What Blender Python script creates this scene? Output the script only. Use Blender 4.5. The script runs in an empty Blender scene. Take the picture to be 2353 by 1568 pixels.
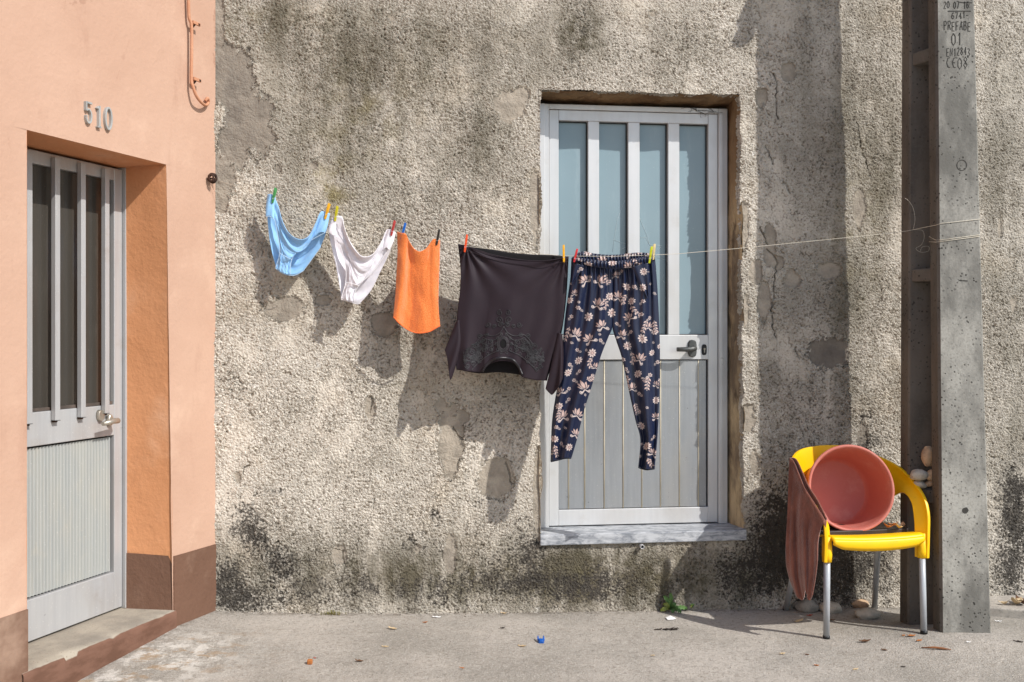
import bpy, math, random
import numpy as np
from mathutils import Vector, Matrix, noise as mnoise
R = math.radians
rnd = random.Random(7)
S = bpy.context.scene
COL = S.collection
# ------------------------------------------------------------------ camera model (authoring units: 2353 x 1568)
F, CX, YH, ZC = 2288.0, 1176.5, 765.0, 1.332
def ray(x, y): return Vector(((x-CX)/F, 1.0, (YH-y)/F))
CAMP = Vector((0, 0, ZC))
def at(x, y, Y): return CAMP + ray(x, y)*Y
TH = R(7.0)
HM = Matrix.Translation((0, 4.74, 0)) @ Matrix.Rotation(TH, 4, 'Z')           # old house: x along wall, y into wall
kx = (495-CX)/F
Yc = 4.74/(1-math.tan(TH)*kx); CORNER = Vector((kx*Yc, Yc, 0))
A18 = math.atan(753.5/F)
OM = Matrix.Translation(CORNER) @ Matrix.Rotation(math.pi/2-A18, 4, 'Z')       # orange house: x towards corner, y into wall
def on_plane(M, x, y, d=0.0):
    """local coords (in frame M) where the sight line meets local plane y=d"""
    Mi = M.inverted(); o = Mi @ CAMP; r = Mi.to_3x3() @ ray(x, y)
    return o + r*((d-o.y)/r.y)
def W(x, y, d=0.0): return on_plane(HM, x, y, d)
def O(x, y, d=0.0): return on_plane(OM, x, y, d)
# ------------------------------------------------------------------ ground height
ODIR = OM.to_3x3() @ Vector((0, -1, 0))
def ground_h(X, Y):
    s = (X-CORNER.x)*ODIR.x + (Y-CORNER.y)*ODIR.y
    t = -((X-CORNER.x)*(-math.sin(-A18)) + (Y-CORNER.y)*math.cos(A18))
    xc = max(-4, min(4, X))
    e_ = .034+.02*max(0, min(.3, t))-.072*max(0, min(.75, t-.3))
    h = -.0185*xc + e_*math.exp(-max(0, s)/.5)
    h += .050*math.exp(-((X-2.0)**2/.40 + (Y-4.36)**2/.10))
    return h
def on_ground(x, y, it=8):
    Y = 4.5
    for _ in range(it):
        p = at(x, y, Y); h = ground_h(p.x, p.y)
        Y = (ZC-h)*F/(y-YH)
    return at(x, y, Y)
# ------------------------------------------------------------------ mesh builder
WM = {}
class MB:
    def __init__(s): s.v = []; s.f = []; s.sm = []; s.mi = []; s.cur = 0
    def add(s, vs, fs, smooth=False):
        b = len(s.v); s.v += [Vector(v) for v in vs]
        for f in fs: s.f.append([i+b for i in f]); s.sm.append(smooth); s.mi.append(s.cur)
        return s
    def box(s, x0, x1, y0, y1, z0, z1):
        return s.add([(x, y, z) for z in (z0, z1) for y in (y0, y1) for x in (x0, x1)],
              [(0,2,3,1),(4,5,7,6),(0,1,5,4),(2,6,7,3),(0,4,6,2),(1,3,7,5)])
    def quadprism(s, a, b):   # two 4-rings
        return s.add(list(a)+list(b), [(3,2,1,0),(4,5,6,7),(0,1,5,4),(1,2,6,5),(2,3,7,6),(3,0,4,7)])
    def loft(s, rings, cap=True, closed=True, smooth=True):
        n = len(rings[0]); vs = [p for r in rings for p in r]; fs = []
        for i in range(len(rings)-1):
            for j in range(n if closed else n-1):
                k = (j+1) % n; fs.append((i*n+j, i*n+k, (i+1)*n+k, (i+1)*n+j))
        s.add(vs, fs, smooth)
        if cap and closed:
            b = len(s.v)-len(vs); m = len(rings)
            s.f.append([b+j for j in range(n)][::-1]); s.sm.append(False); s.mi.append(s.cur)
            s.f.append([b+(m-1)*n+j for j in range(n)]); s.sm.append(False); s.mi.append(s.cur)
        return s
    def tube(s, pts, r, n=8, cap=True, smooth=True):
        pts = [Vector(p) for p in pts]; rings = []
        up = Vector((0, 0, 1)); prev = None
        for i, p in enumerate(pts):
            t = (pts[min(i+1, len(pts)-1)]-pts[max(i-1, 0)]).normalized()
            if prev is None:
                a = t.orthogonal().normalized()
            else:
                a = (prev - t*prev.dot(t)); a = a.normalized() if a.length > 1e-6 else t.orthogonal().normalized()
            prev = a; b = t.cross(a)
            rr = r[i] if isinstance(r, (list, tuple)) else r
            rings.append([p+(a*math.cos(2*math.pi*k/n)+b*math.sin(2*math.pi*k/n))*rr for k in range(n)])
        return s.loft(rings, cap, True, smooth)
    def grid(s, P, smooth=True):
        nv, nu = len(P), len(P[0])
        return s.add([p for row in P for p in row], [(i*nu+j, i*nu+j+1, (i+1)*nu+j+1, (i+1)*nu+j) for i in range(nv-1) for j in range(nu-1)], smooth)
    def stroke(s, pts, w, to3, y0, y1):
        """flat polyline (2d) of width w extruded from depth y0 to y1; to3(x,z,y)->Vector"""
        pts = [Vector((p[0], p[1])) for p in pts]; L = []; Rr = []
        for i, p in enumerate(pts):
            t = (pts[min(i+1, len(pts)-1)]-pts[max(i-1, 0)])
            t = t.normalized() if t.length > 0 else Vector((1, 0)); nn = Vector((-t.y, t.x))
            ww = w[i] if isinstance(w, (list, tuple)) else w
            L.append(p+nn*ww/2); Rr.append(p-nn*ww/2)
        rings = [[to3(a.x, a.y, y0), to3(b.x, b.y, y0), to3(b.x, b.y, y1), to3(a.x, a.y, y1)] for a, b in zip(L, Rr)]
        return s.loft(rings, True, True, False)
    def build(s, name, mat, parent=None, local=False, bevel=0, solid=0, sub=0, seg=2, attrs=None, offset=0.0):
        me = bpy.data.meshes.new(name); o = bpy.data.objects.new(name, me); COL.objects.link(o)
        vs = s.v
        if parent is not None:
            M = WM[parent]
            if not local: Mi = M.inverted(); vs = [Mi @ v for v in vs]
            o.parent = parent; WM[o] = M
        else:
            xs = [v.x for v in vs]; ys = [v.y for v in vs]; zs = [v.z for v in vs]
            c = Vector(((min(xs)+max(xs))/2, (min(ys)+max(ys))/2, min(zs)))
            o.location = c; vs = [v-c for v in vs]; WM[o] = Matrix.Translation(c)
        me.from_pydata([tuple(v) for v in vs], [], s.f)
        mats = mat if isinstance(mat, (list, tuple)) else [mat]
        for m in mats: me.materials.append(m)
        me.polygons.foreach_set('use_smooth', s.sm); me.polygons.foreach_set('material_index', s.mi)
        if attrs:
            for k, (kind, data) in attrs.items():
                a = me.attributes.new(k, kind, 'POINT')
                if kind == 'FLOAT': a.data.foreach_set('value', np.asarray(data, dtype=np.float32).ravel())
                else: a.data.foreach_set('color', np.asarray(data, dtype=np.float32).ravel())
        me.update()
        if solid:
            m = o.modifiers.new('solidify', 'SOLIDIFY'); m.thickness = solid; m.offset = offset
        if bevel:
            m = o.modifiers.new('bevel', 'BEVEL'); m.width = bevel; m.segments = seg; m.limit_method = 'ANGLE'; m.angle_limit = R(35)
        if sub:
            m = o.modifiers.new('subsurf', 'SUBSURF'); m.levels = sub; m.render_levels = sub
        return o
def thing(name, label, cat, loc=(0, 0, 0), M=None, group=None):
    o = bpy.data.objects.new(name, None); COL.objects.link(o); o.empty_display_size = .1
    M = M or Matrix.Translation(loc); o.matrix_world = M; WM[o] = M.copy()
    return tag(o, label, cat, group)
def tag(o, label, cat, group=None):
    o['label'] = label; o['category'] = cat
    if group: o['group'] = group
    return o
def spl(pts, n, closed=False):
    """Catmull-Rom through pts, n samples"""
    P = [np.array(p, float) for p in pts]; out = []
    m = len(P)-1
    for i in range(n):
        t = i/(n-1)*m; k = min(int(t), m-1); u = t-k
        p0 = P[max(k-1, 0)]; p1 = P[k]; p2 = P[k+1]; p3 = P[min(k+2, m)]
        out.append(.5*((2*p1)+(-p0+p2)*u+(2*p0-5*p1+4*p2-p3)*u*u+(-p0+3*p1-3*p2+p3)*u**3))
    return np.array(out)
def arc(pts, n, smooth=True):
    Q = spl(pts, 40*len(pts)) if smooth else np.array(pts, float)
    d = np.r_[0, np.cumsum(np.linalg.norm(np.diff(Q, axis=0), axis=1))]
    t = np.linspace(0, d[-1], n)
    return np.stack([np.interp(t, d, Q[:, k]) for k in range(Q.shape[1])], 1)
def coons(top, bot, left, right, nu, nv, smooth=True):
    T = arc(top, nu, smooth); B = arc(bot, nu, smooth); L = arc(left, nv, smooth); Rr = arc(right, nv, smooth)
    L[0] = T[0]; L[-1] = B[0]; Rr[0] = T[-1]; Rr[-1] = B[-1]
    u = np.linspace(0, 1, nu)[None, :, None]; v = np.linspace(0, 1, nv)[:, None, None]
    return ((1-v)*T[None]+v*B[None]+(1-u)*L[:, None]+u*Rr[:, None]
            - ((1-u)*(1-v)*T[0]+u*(1-v)*T[-1]+(1-u)*v*B[0]+u*v*B[-1]))
def UV(nu, nv):
    return np.meshgrid(np.linspace(0, 1, nu), np.linspace(0, 1, nv))
# ------------------------------------------------------------------ materials
def lin(c):
    c = c/255.0
    return c/12.92 if c <= .04045 else ((c+.055)/1.055)**2.4
def C(r, g, b): return (lin(r), lin(g), lin(b), 1)
class NT:
    def __init__(s, name, disp=None):
        s.m = bpy.data.materials.new(name); s.m.use_nodes = True; s.t = s.m.node_tree; s.n = s.t.nodes
        s.b = s.n['Principled BSDF']; s.out = s.n['Material Output']; s._co = None
        if disp: s.m.displacement_method = disp
    def put(s, sock, v):
        if hasattr(v, 'is_output'): s.t.links.new(v, sock)
        elif v is not None: sock.default_value = v
    def co(s, kind='Object'):
        if s._co is None: s._co = s.n.new('ShaderNodeTexCoord')
        return s._co.outputs[kind]
    def map(s, vec, scale=(1, 1, 1), loc=(0, 0, 0), rot=(0, 0, 0)):
        n = s.n.new('ShaderNodeMapping'); s.put(n.inputs[0], vec)
        n.inputs['Scale'].default_value = scale; n.inputs['Location'].default_value = loc; n.inputs['Rotation'].default_value = rot
        return n.outputs[0]
    def noise(s, scale, detail=3, rough=.55, vec=None, dist=0):
        n = s.n.new('ShaderNodeTexNoise'); s.put(n.inputs['Vector'], vec if vec is not None else s.co())
        n.inputs['Scale'].default_value = scale; n.inputs['Detail'].default_value = detail
        n.inputs['Roughness'].default_value = rough; n.inputs['Distortion'].default_value = dist
        return n.outputs['Fac']
    def voro(s, scale, feature='F1', vec=None, out='Distance', rand=1):
        n = s.n.new('ShaderNodeTexVoronoi'); n.feature = feature; s.put(n.inputs['Vector'], vec if vec is not None else s.co())
        n.inputs['Scale'].default_value = scale; n.inputs['Randomness'].default_value = rand
        return n.outputs[out]
    def attr(s, name, out='Fac'):
        n = s.n.new('ShaderNodeAttribute'); n.attribute_name = name; return n.outputs[out]
    def math(s, op, a, b=None, c=None, clamp=False):
        n = s.n.new('ShaderNodeMath'); n.operation = op; n.use_clamp = clamp
        s.put(n.inputs[0], a); s.put(n.inputs[1], b); s.put(n.inputs[2], c); return n.outputs[0]
    def step(s, x, a, b, lo=0.0, hi=1.0):
        n = s.n.new('ShaderNodeMapRange'); n.interpolation_type = 'SMOOTHSTEP'; s.put(n.inputs['Value'], x)
        n.inputs['From Min'].default_value = a; n.inputs['From Max'].default_value = b
        n.inputs['To Min'].default_value = lo; n.inputs['To Max'].default_value = hi; return n.outputs[0]
    def mix(s, f, a, b, mode='MIX'):
        n = s.n.new('ShaderNodeMix'); n.data_type = 'RGBA'; n.blend_type = mode
        s.put(n.inputs[0], f); s.put(n.inputs[6], a); s.put(n.inputs[7], b); return n.outputs[2]
    def sep(s, vec):
        n = s.n.new('ShaderNodeSeparateXYZ'); s.put(n.inputs[0], vec); return n.outputs
    def bump(s, h, strength=1, dist=.01):
        n = s.n.new('ShaderNodeBump'); s.put(n.inputs['Height'], h); n.inputs['Strength'].default_value = strength
        n.inputs['Distance'].default_value = dist; s.t.links.new(n.outputs[0], s.b.inputs['Normal'])
    def set(s, col=None, rough=None, metal=None, spec=None, **kw):
        s.put(s.b.inputs['Base Color'], col); s.put(s.b.inputs['Roughness'], rough); s.put(s.b.inputs['Metallic'], metal)
        s.put(s.b.inputs['Specular IOR Level'], spec)
        for k, v in kw.items(): s.put(s.b.inputs[k.replace('_', ' ')], v)
        return s.m
def simple(name, c1, c2=None, rough=.6, metal=0, spec=.4, nscale=8, bscale=0, bstr=.3, bdist=.002, **kw):
    k = NT(name); c2 = c2 or tuple([x*.8 for x in c1[:3]]+[1])
    k.set(k.mix(k.step(k.noise(nscale, 4, .6), .35, .65), c1, c2), rough, metal, spec, **kw)
    if bscale: k.bump(k.noise(bscale, 3, .6), bstr, bdist)
    return k.m
def M_render():
    k = NT('rough_render', 'BOTH')
    co = k.co()
    peel = k.attr('peel'); grime = k.attr('grime'); mould = k.attr('mould'); moss = k.attr('moss')
    pm = k.step(k.math('ADD', peel, k.math('MULTIPLY_ADD', k.math('MULTIPLY_ADD', k.noise(42, 4, .6), .35, k.math('MULTIPLY', k.noise(11, 5, .68), .75)), 5.2, -2.72)), -.02, .08)
    inv = k.math('SUBTRACT', 1, pm)
    n1 = k.noise(92, 3, .64); n2 = k.noise(30, 2, .5); v1 = k.voro(104, 'SMOOTH_F1')
    peb = k.math('ADD', k.math('MULTIPLY', n1, 1.15), k.math('MULTIPLY', v1, -.5))
    peb = k.math('ADD', peb, k.math('MULTIPLY', n2, .5))
    pit = k.step(peb, .33, .62)
    worn = k.step(k.math('ADD', k.noise(4.2, 6, .7, k.map(co, (1, 1, .7))), k.math('MULTIPLY_ADD', k.noise(31, 3, .6), .2, -.1)), .50, .62)
    rgh = k.math('MULTIPLY', k.step(k.noise(2.4, 4, .6), .32, .68, .65, 1.35), k.math('MULTIPLY_ADD', worn, -.62, 1))
    h = k.math('MULTIPLY', k.math('MULTIPLY', k.math('MULTIPLY', k.math('SUBTRACT', peb, .5), .023), rgh), k.math('MULTIPLY_ADD', pm, -.88, 1))
    low = k.math('MULTIPLY', k.math('SUBTRACT', k.noise(2.6, 3, .5), .5), .035)
    h = k.math('ADD', k.math('ADD', h, low), k.math('MULTIPLY', pm, -.008))
    h = k.math('ADD', h, k.math('MULTIPLY', k.math('MULTIPLY', k.math('SUBTRACT', k.noise(30, 5, .65), .5), pm), .010))
    crk = k.step(k.attr('crack'), .35, .8)
    h = k.math('ADD', h, k.math('MULTIPLY', crk, -.010))
    d = k.n.new('ShaderNodeDisplacement'); d.inputs['Midlevel'].default_value = 0; d.inputs['Scale'].default_value = 1
    k.t.links.new(h, d.inputs['Height']); k.t.links.new(d.outputs[0], k.out.inputs['Displacement'])
    # colour
    big = k.noise(1.7, 5, .6); mid = k.noise(7, 4, .6)
    c = k.mix(k.step(big, .36, .66), C(218, 210, 197), C(184, 177, 164))
    c = k.mix(k.math('MULTIPLY', k.step(mid, .5, .72), .55), c, C(236, 228, 214))
    c = k.mix(k.step(k.noise(90, 2, .6), .42, .7, 0, .5), c, C(158, 146, 130))
    c = k.mix(k.math('MULTIPLY', worn, .45), c, C(214, 204, 188))
    c = k.mix(k.math('MULTIPLY', k.step(k.noise(13, 5, .72), .62, .70), .6), c, C(240, 236, 228))
    c = k.mix(k.math('MULTIPLY', k.step(k.noise(3.3, 4, .6, k.map(co, (1, 1, 1), (7, 2, 4))), .52, .7), .22), c, C(206, 188, 160))
    c = k.mix(k.math('MULTIPLY', k.math('SUBTRACT', 1, pit), k.math('MULTIPLY_ADD', worn, -.3, .9)), c, k.mix(k.math('ADD', k.math('MULTIPLY', grime, 1.0), k.step(k.noise(1.9, 4, .6, k.map(co, (1, 1, 1), (9, 1, 2))), .42, .62, -.15, .35), clamp=True), C(132, 120, 105), C(80, 72, 62)))          # hollows coloured darker, more so where grime is strong
    c = k.mix(k.math('MULTIPLY', k.math('MULTIPLY', crk, k.step(k.noise(26, 4, .7), .38, .6)), .75), c, C(66, 58, 50))
    strk = k.noise(5, 4, .6, k.map(co, (1, 1, .16)))
    gm = k.math('MULTIPLY', k.math('MULTIPLY', grime, 1.15), k.step(k.math('ADD', strk, k.math('MULTIPLY', k.noise(22, 4, .65), .5)), .40, .95), clamp=True)
    c = k.mix(gm, c, k.mix(k.noise(4, 2, .5), C(92, 88, 70), C(104, 96, 84)))
    c = k.mix(k.math('MULTIPLY', moss, k.step(k.noise(9, 4, .6), .4, .7), clamp=True), c, C(124, 112, 66))
    # bare mortar
    mort = k.mix(k.step(k.noise(11, 5, .65), .35, .68), C(176, 165, 149), C(146, 137, 124))
    mort = k.mix(k.math('MULTIPLY', k.math('ADD', k.math('MULTIPLY', grime, .35), k.attr('mdark')), k.math('MULTIPLY_ADD', k.noise(8, 5, .65), .8, .15), clamp=True), mort, C(96, 90, 84))
    c = k.mix(pm, c, mort)
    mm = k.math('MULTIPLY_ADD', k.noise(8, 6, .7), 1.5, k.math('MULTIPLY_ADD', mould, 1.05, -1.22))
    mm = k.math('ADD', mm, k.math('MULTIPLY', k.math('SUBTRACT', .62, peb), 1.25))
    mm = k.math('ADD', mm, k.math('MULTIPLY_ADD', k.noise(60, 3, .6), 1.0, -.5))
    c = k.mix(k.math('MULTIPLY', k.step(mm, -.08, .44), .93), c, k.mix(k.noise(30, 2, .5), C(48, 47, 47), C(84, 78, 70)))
    return k.set(c, .95, 0, .12)
def M_paint(name, c1, c2, dirt, nb=1):
    k = NT(name)
    c = k.mix(k.step(k.noise(1.3, 4, .55), .35, .7), c1, c2)
    c = k.mix(k.step(k.noise(5, 6, .7, k.map(k.co(), (1, 1, .35))), .54, .78, 0, .45), c, dirt)
    c = k.mix(k.step(k.noise(2.2, 5, .65), .5, .75, 0, .25), c, C(236, 206, 180))
    crk = k.voro(.9, 'DISTANCE_TO_EDGE', k.map(k.co(), (1, 1, .6), (.3, .2, .1)))
    c = k.mix(k.math('MULTIPLY', k.math('SUBTRACT', .6, k.step(k.math('ADD', crk, k.math('MULTIPLY_ADD', k.noise(20, 4, .7), .05, -.025)), .0, .003, 0, .6)), k.step(k.noise(1.3, 2, .5), .54, .6)), c, dirt)
    c = k.mix(k.step(k.noise(38, 4, .7), .70, .78, 0, .5), c, dirt)
    k.bump(k.math('ADD', k.noise(55, 4, .6), k.math('MULTIPLY', k.noise(9, 3, .5), 2.2)), .32*nb, .006)
    return k.set(c, .78, 0, .25)
def M_alu(name, c1, c2, dirt, rough=.42, metal=.55):
    k = NT(name)
    st = k.noise(9, 4, .6, k.map(k.co(), (6, 6, .25)))
    c = k.mix(k.step(st, .30, .75, 0, .6), c1, c2)
    c = k.mix(k.step(k.noise(5, 6, .7), .55, .8, 0, .5), c, dirt)
    c = k.mix(k.step(k.noise(2, 4, .6, k.map(k.co(), (2, 2, 1))), .45, .75, 0, .3), c, dirt)
    c = k.mix(k.step(k.noise(160, 2, .5), .68, .75, 0, .4), c, C(225, 222, 215))
    k.bump(k.noise(4, 2, .5), .12, .01)
    return k.set(c, k.math('MULTIPLY_ADD', k.noise(18, 4, .6), .3, rough-.15), metal, .4)
def M_conc(name, c1, c2, pits=True):
    k = NT(name)
    c = k.mix(k.step(k.noise(5, 6, .65, k.map(k.co(), (1, 1, .45))), .36, .66), c1, c2)
    c = k.mix(k.step(k.noise(2.2, 5, .65), .45, .7, 0, .5), c, C(112, 110, 104))
    c = k.mix(k.step(k.noise(90, 3, .6), .45, .75, 0, .5), c, C(104, 102, 96))
    h = k.noise(70, 4, .6)
    if pits:
        warp = k.math('MULTIPLY_ADD', k.noise(60, 2, .5), .4, k.voro(54))
        p = k.step(warp, .36, .46); pl = k.step(k.noise(9, 4, .65), .42, .60); p = k.math('MAXIMUM', p, k.math('SUBTRACT', 1, pl))
        c = k.mix(k.math('MULTIPLY', k.math('SUBTRACT', 1, p), .85), c, C(46, 44, 40))
        h = k.math('ADD', h, k.math('MULTIPLY', p, 1.5))
    k.bump(h, .45, .004)
    return k.set(c, .88, 0, .2)
def M_cloth(name, c1, c2, rough=.85, weave=500, wstr=.25, spec=.2, sheen=.3, bdist=.001, tr=0):
    k = NT(name)
    c = k.mix(k.step(k.noise(30, 3, .6), .35, .7), c1, c2)
    k.bump(k.noise(weave, 2, .6), wstr, bdist)
    k.set(c, rough, 0, spec, Sheen_Weight=sheen, Sheen_Roughness=.5)
    return k.m
m_wall = M_render()
m_orange = M_paint('orange_paint', C(192, 157, 135), C(184, 148, 126), C(158, 120, 100))
m_oreveal = M_paint('bounce_tinted_orange_paint', C(212, 150, 106), C(202, 140, 96), C(140, 98, 72), 1.3)  # wall orange deepened for the reveal; bounced light is put into the colour
m_plinth = M_paint('brown_paint', C(112, 83, 67), C(101, 74, 59), C(146, 118, 100), 1.6)
m_alu = M_alu('aluminium', C(208, 208, 207), C(200, 200, 200), C(174, 167, 156), .34, .25)
m_alu2 = M_alu('old_aluminium', C(180, 180, 179), C(166, 166, 167), C(150, 134, 118), .34, .2)
m_alu3 = M_alu('panel_aluminium', C(160, 163, 166), C(140, 145, 149), C(176, 172, 162), .33, .45)
m_ribbed = M_alu('ribbed_panel', C(168, 169, 164), C(148, 152, 152), C(190, 180, 160), .5, .1)
m_seam = simple('seam_dark', C(46, 42, 38), C(30, 28, 26), .8)
m_bead = simple('panel_bead', C(206, 196, 172), C(184, 174, 152), .6)
def M_glass(name, c1, c2, rough, speck):
    k = NT(name)
    c = k.mix(k.noise(3, 3, .5), c1, c2)
    c = k.mix(k.step(k.noise(150, 3, .7), .66, .76, 0, .55), c, speck)
    c = k.mix(k.step(k.noise(4, 5, .7, k.map(k.co(), (3, 3, .6))), .55, .8, 0, .16), c, speck)
    return k.set(c, rough, 0, .5)
m_frost = M_glass('frosted_glass', C(136, 155, 162), C(122, 143, 150), .2, C(196, 208, 210))
m_dark = M_glass('dusty_dark_glass', C(58, 54, 49), C(70, 66, 60), .2, C(134, 128, 120))
def M_reveal():
    k = NT('reveal_plaster')
    c = k.mix(k.step(k.noise(6, 5, .65, k.map(k.co(), (1, 1, .4))), .40, .62), C(200, 178, 142), C(128, 112, 94))
    c = k.mix(k.step(k.noise(14, 5, .7, k.map(k.co(), (1, 1, .3))), .56, .66, 0, .8), c, C(84, 72, 60))
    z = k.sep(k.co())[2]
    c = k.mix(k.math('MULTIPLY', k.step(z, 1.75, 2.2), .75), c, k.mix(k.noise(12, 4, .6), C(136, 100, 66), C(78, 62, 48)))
    k.bump(k.noise(35, 5, .65), .6, .01)
    return k.set(c, .92, 0, .15)
m_reveal = M_reveal()
def M_marble():
    k = NT('grey_marble')
    s_ = k.noise(16, 6, .7, k.map(k.co(), (1, 2, 3)), .6)
    c = k.mix(k.step(s_, .35, .68), C(186, 188, 190), C(118, 122, 128))
    k.bump(k.noise(60, 3, .6), .15, .002)
    return k.set(c, .6, 0, .35)
m_marble = M_marble()
def M_ground():
    k = NT('cement_pavement'); co = k.co()
    c = k.mix(k.step(k.noise(1.6, 5, .6), .36, .66), C(180, 172, 161), C(152, 146, 136))
    c = k.mix(k.step(k.noise(6, 6, .7), .52, .74, 0, .55), c, C(146, 138, 126))
    c = k.mix(k.step(k.noise(48, 4, .7), .48, .70, 0, .6), c, C(128, 121, 110))
    c = k.mix(k.step(k.noise(110, 3, .7), .5, .7, 0, .5), c, C(206, 199, 188))
    c = k.mix(k.step(k.noise(150, 2, .6), .63, .70, 0, .9), c, C(100, 93, 84))
    c = k.mix(k.step(k.noise(210, 2, .6, k.map(co, (1, 1, 1), (5, 3, 1))), .69, .74, 0, .8), c, C(232, 226, 216))
    w = k.attr('wear')
    c = k.mix(k.math('MULTIPLY', w, k.step(k.noise(11, 6, .72), .46, .58)), c, C(204, 198, 188))
    c = k.mix(k.math('MULTIPLY', w, k.step(k.noise(8, 6, .72, k.map(co, (1, 1.6, 1), (3, 1, 0))), .52, .62, 0, .8)), c, C(158, 134, 106))
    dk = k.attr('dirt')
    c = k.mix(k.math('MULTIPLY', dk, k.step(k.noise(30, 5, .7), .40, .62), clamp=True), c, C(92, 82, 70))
    k.bump(k.math('ADD', k.noise(150, 3, .65), k.math('MULTIPLY', k.noise(20, 4, .6), 1.6)), .8, .008)
    return k.set(c, .93, 0, .15)
m_ground = M_ground()
def M_step():
    k = NT('doorstep'); co = k.co(); z = k.sep(co)[2]; y = k.sep(co)[1]
    top = k.mix(k.step(k.noise(5, 6, .65), .36, .66), C(166, 156, 140), C(140, 132, 120))
    top = k.mix(k.step(k.noise(160, 2, .6), .62, .7, 0, .8), top, C(120, 108, 92))
    br = k.mix(k.step(k.noise(8, 5, .6, k.map(co, (1, 1, 3))), .36, .66), C(118, 87, 72), C(100, 72, 58))
    e = k.math('ADD', k.math('SUBTRACT', z, k.attr('rise')), k.math('MULTIPLY_ADD', k.noise(16, 5, .7), .05, -.031))
    front = k.math('MULTIPLY', k.step(y, -.004, -.009), k.step(e, .0, -.004))
    k.bump(k.noise(60, 4, .6), .4, .005)
    return k.set(k.mix(front, top, br), .88, 0, .2)
m_step = M_step()
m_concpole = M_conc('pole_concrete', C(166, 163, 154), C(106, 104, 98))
m_concshade = M_conc('pole_concrete_shaded', C(108, 99, 90), C(84, 78, 72), True)  # darker copy of the pole concrete; shade of the turned-away faces coloured in
m_engrave = simple('engraved_concrete', C(70, 68, 63), C(54, 52, 48), .95)
m_rust = simple('rust', C(86, 58, 44), C(50, 36, 30), .85, .2, bscale=80)
m_pipe = M_paint('orange_cable_paint', C(196, 142, 110), C(184, 128, 96), C(120, 84, 64))
m_digit = simple('painted_digit', C(176, 177, 174), C(156, 157, 154), .5, .2)
m_hndl = simple('old_handle', C(64, 66, 66), C(104, 104, 100), .45, .5, bscale=120)
m_hndl2 = simple('worn_handle', C(190, 182, 168), C(120, 112, 100), .4, .7, bscale=90)
m_black = simple('black_plastic', C(30, 30, 30), C(22, 22, 22), .5)
def M_yellow():
    k = NT('yellow_plastic')
    c = k.mix(k.noise(3, 3, .5), C(250, 198, 0), C(244, 186, 4))
    c = k.mix(k.step(k.noise(14, 6, .72), .54, .78, 0, .4), c, C(190, 146, 44))
    c = k.mix(k.step(k.noise(60, 5, .7, k.map(k.co(), (1, 1, .3))), .64, .74, 0, .4), c, C(222, 196, 120))
    return k.set(c, k.math('MULTIPLY_ADD', k.noise(20, 4, .6), .2, .34), 0, .4)
m_yellow = M_yellow()
m_leg = simple('grey_metal_leg', C(178, 181, 184), C(166, 169, 172), .42, .1)
k = NT('salmon_plastic'); c = k.mix(k.noise(6, 4, .6), C(190, 110, 95), C(178, 100, 87))
c = k.mix(k.step(k.noise(9, 6, .7), .48, .74, 0, .45), c, C(200, 146, 132)); c = k.mix(k.step(k.noise(55, 5, .7), .64, .74, 0, .35), c, C(150, 96, 80))
m_basin = k.set(c, k.math('MULTIPLY_ADD', k.noise(18, 4, .6), .3, .38), 0, .35)
m_pad = simple('dark_slats', C(58, 46, 40), C(38, 32, 30), .45)
def M_stone(name, c1, c2):
    k = NT(name)
    c = k.mix(k.step(k.noise(14, 5, .65), .36, .66), c1, c2)
    c = k.mix(k.step(k.noise(120, 3, .6), .58, .72, 0, .6), c, C(92, 84, 74))
    k.bump(k.noise(90, 4, .6), .4, .003)
    return k.set(c, .85, 0, .25)
m_st1 = M_stone('grey_stone', C(150, 144, 134), C(120, 116, 108)); m_st2 = M_stone('tan_stone', C(196, 166, 134), C(160, 134, 110))
m_st3 = M_stone('pale_stone', C(186, 178, 164), C(160, 152, 138))
m_cord = simple('pale_cord', C(222, 214, 196), C(200, 190, 170), .7)
# ------------------------------------------------------------------ pavement
def lsp(a, b, n): return list(np.linspace(a, b, n))
xs = [-400, -90, -20, -7]+lsp(-3.4, 4.4, 200)+[7, 20, 90, 400]
ys = [-400, -90, -20, -5, -1.5, .5]+lsp(2.0, 5.4, 120)+[7, 20, 90, 400]
g = MB(); wear = []; dirt = []
verts = []
for y in ys:
    for x in xs:
        h = ground_h(x, y) if (-3.5 < x < 4.5 and y < 8) else ground_h(max(-3.4, min(4.4, x)), 4.0)
        if 2 < y < 5.4 and -3.4 < x < 4.4: h += .004*(mnoise.noise((x*3, y*3, 0)))+.0015*mnoise.noise((x*11, y*11, 3))
        verts.append((x, y, h))
        s_ = (x-CORNER.x)*ODIR.x+(y-CORNER.y)*ODIR.y
        wear.append(max(0, min(1, 1.25*math.exp(-(max(0, s_-.16)/.26)**2)*max(0, min(1, (4.35-y)/.35)))))
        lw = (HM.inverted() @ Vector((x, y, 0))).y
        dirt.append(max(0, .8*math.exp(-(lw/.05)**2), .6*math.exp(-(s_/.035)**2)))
nx = len(xs)
g.add(verts, [(j*nx+i, j*nx+i+1, (j+1)*nx+i+1, (j+1)*nx+i) for j in range(len(ys)-1) for i in range(nx-1)], True)
go = g.build('pavement', m_ground, attrs={'wear': ('FLOAT', wear), 'dirt': ('FLOAT', dirt)}); go['kind'] = 'structure'
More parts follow.
